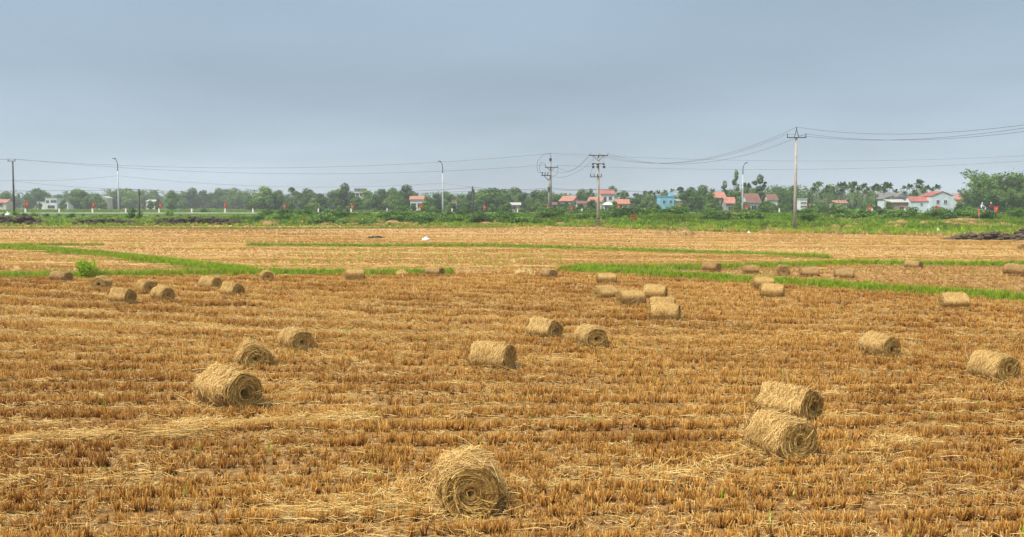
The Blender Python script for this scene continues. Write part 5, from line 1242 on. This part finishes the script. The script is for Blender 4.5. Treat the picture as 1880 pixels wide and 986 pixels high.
# plastic sacks
def sack_mesh(seed):
    r = np.random.default_rng(seed); V, F = [], []; nu, nv = 14, 8
    for j in range(nv + 1):
        a = PI * j / nv
        for i in range(nu):
            t = 2 * PI * i / nu; k = 1 + .12 * math.sin(3 * t + seed) + r.normal(0, .06)
            V.append((.34 * math.sin(a) * math.cos(t) * k, .24 * math.sin(a) * math.sin(t) * k, .17 + .17 * math.cos(a) * k + (.10 if j == 0 else 0)))
    F = [(j * nu + i, (j + 1) * nu + i, (j + 1) * nu + (i + 1) % nu, j * nu + (i + 1) % nu) for j in range(nv) for i in range(nu)]
    return np_mesh('sack', np.array(V), F, M['sack'], smooth=True)
for i, (px, py, lab) in enumerate(((782, 444, 'white plastic sack lying on the far paddy beside the burnt patch'), (1722, 427, 'white plastic sack lying in the grass below the straw heaps'), (14, 398, 'pale sack on the left verge by the dark soil heap'), (1375, 429, 'small white bag at the edge of the green bank'))):
    q = G(px, py); o = empty('plastic_sack', q, i, lab, 'sack', None, (1, 1, 1, .6)[i] if i != 2 else 1.6); link('bag', sack_mesh(i), o)
    MB().tube([(0, 0, .36), (.05, .02, .46), (.11, .03, .5)], [.05, .025, .05], 6).build('tied_neck', M['sack'], o)

# ---- riders on the road
def rider(px, Y, face, label, labp, shirt, paint):
    x = (px - CX) / FPX * Y; z = 1.764
    o = empty('motorbike', (x, Y, z), 0 if face > 0 else PI, label, 'motorbike')
    for xx in (-.62, .62):
        V, F = [], []; nu, nv = 20, 6
        for i in range(nu):
            for j in range(nv):
                a, b = 2 * PI * i / nu, 2 * PI * j / nv; R_ = .25 + .045 * math.cos(b); V.append((xx + R_ * math.cos(a), .045 * math.sin(b), .295 + R_ * math.sin(a)))
        F = [(i * nv + j, ((i + 1) % nu) * nv + j, ((i + 1) % nu) * nv + (j + 1) % nv, i * nv + (j + 1) % nv) for i in range(nu) for j in range(nv)]
        wh = link('wheel', np_mesh('wheel', np.array(V), F, M['rubber'], smooth=True), o)
        m = MB()
        for k in range(5):
            a = 2 * PI * k / 5; m.tube([(xx, 0, .295), (xx + .21 * math.cos(a), 0, .295 + .21 * math.sin(a))], .018, 4)
        m.build('rim', M['galv'], wh)
    MB().tube([(-.75, 0, .62), (-.4, 0, .60), (-.1, 0, .48), (.2, 0, .45), (.42, 0, .62), (.5, 0, .92)], [.07, .13, .14, .12, .11, .07], 8).build('body', M[paint], o, True)
    MB().tube([(-.72, 0, .76), (-.35, 0, .79), (.05, 0, .74)], [.07, .12, .08], 8).build('seat', M['rubber'], o, True)
    MB().tube([(.62, .0, .3), (.5, 0, .95)], .04, 6).build('fork', M['galv'], o); MB().tube([(.40, -.32, 1.02), (.5, 0, .98), (.40, .32, 1.02)], .02, 6).build('handlebar', M['iron'], o)
    MB().tube([(.56, 0, .86), (.66, 0, .84)], [.10, .085], 10).build('headlight', M['glass'], o)
    # rider: one skinned body, seated, hands on the bar
    J = [(-.28, 0, .90), (-.25, 0, 1.12), (-.20, 0, 1.34), (-.17, 0, 1.44), (-.14, 0, 1.53), (-.12, 0, 1.64), (-.19, .19, 1.36), (.03, .27, 1.14), (.36, .30, 1.04), (-.19, -.19, 1.36), (.03, -.27, 1.14), (.36, -.30, 1.04),
         (-.24, .10, .88), (.16, .17, .84), (.05, .17, .45), (.17, .17, .40), (-.24, -.10, .88), (.16, -.17, .84), (.05, -.17, .45), (.17, -.17, .40)]
    E = [(0, 1), (1, 2), (2, 3), (3, 4), (4, 5), (2, 6), (6, 7), (7, 8), (2, 9), (9, 10), (10, 11), (0, 12), (12, 13), (13, 14), (14, 15), (0, 16), (16, 17), (17, 18), (18, 19)]
    Rr = [.15, .15, .15, .07, .07, .105, .075, .05, .04, .075, .05, .04, .10, .075, .05, .04, .10, .075, .05, .04]
    me = bpy.data.meshes.new('person'); me.from_pydata(J, E, []); me.materials.append(M[shirt])
    po = link('person', me); po.location = (x, Y, z); po.rotation_euler = (0, 0, 0 if face > 0 else PI); tag(po, labp, 'person')
    sk = po.modifiers.new('skin', 'SKIN'); 
    for v, r_ in zip(me.skin_vertices[0].data if me.skin_vertices else [], Rr): v.radius = (r_, r_)
    sk.use_smooth_shade = True; po.modifiers.new('sub', 'SUBSURF').levels = 1
    m = MB(); V, F = [], []
    for j in range(6):
        a = PI * .56 * j / 5
        for i in range(12): V.append((-.12 + .145 * math.sin(a) * math.cos(2 * PI * i / 12), .135 * math.sin(a) * math.sin(2 * PI * i / 12), 1.66 + .13 * math.cos(a)))
    F = [(j * 12 + i, (j + 1) * 12 + i, (j + 1) * 12 + (i + 1) % 12, j * 12 + (i + 1) % 12) for j in range(5) for i in range(12)]
    link('helmet', np_mesh('helmet', np.array(V), F, M['paint_white'], smooth=True), po)
    MB().tube([(-.0, 0, 1.64), (.015, 0, 1.58)], [.055, .045], 8).build('face', M['skin'], po, True)
    for s in (-1, 1): MB().tube([(-.22, s * .10, .89), (.15, s * .17, .86), (.06, s * .17, .47)], [.115, .092, .068], 8).build('trouser_leg', M['trousers'], po, True)
rider(1819, 176, 1, 'dark motorbike carrying a rider in red along the road', 'rider in a dark red top and pale helmet seated on a motorbike', 'shirt', 'paint_dark')
rider(1803, 177, 1, 'pale motorbike following the dark one along the road', 'rider in a white top seated on the pale motorbike', 'shirt_white', 'paint_white')

# ================================================================== HAZE
hz = MB().box(-1600, 1600, -60, 1600, -1.2, 24).mesh('haze', None)
hz.materials.clear()
hm = bpy.data.materials.new('haze'); hm.use_nodes = True; hn, hl = hm.node_tree.nodes, hm.node_tree.links
hn.remove(hn['Principled BSDF']); vol = hn.new('ShaderNodeVolumePrincipled')
vol.inputs['Color'].default_value = (.90, .94, .97, 1); vol.inputs['Density'].default_value = .00042; vol.inputs['Anisotropy'].default_value = 0.0
hl.new(vol.outputs[0], hn['Material Output'].inputs['Volume'])
hz.materials.append(hm); link('haze', hz, kind='stuff')
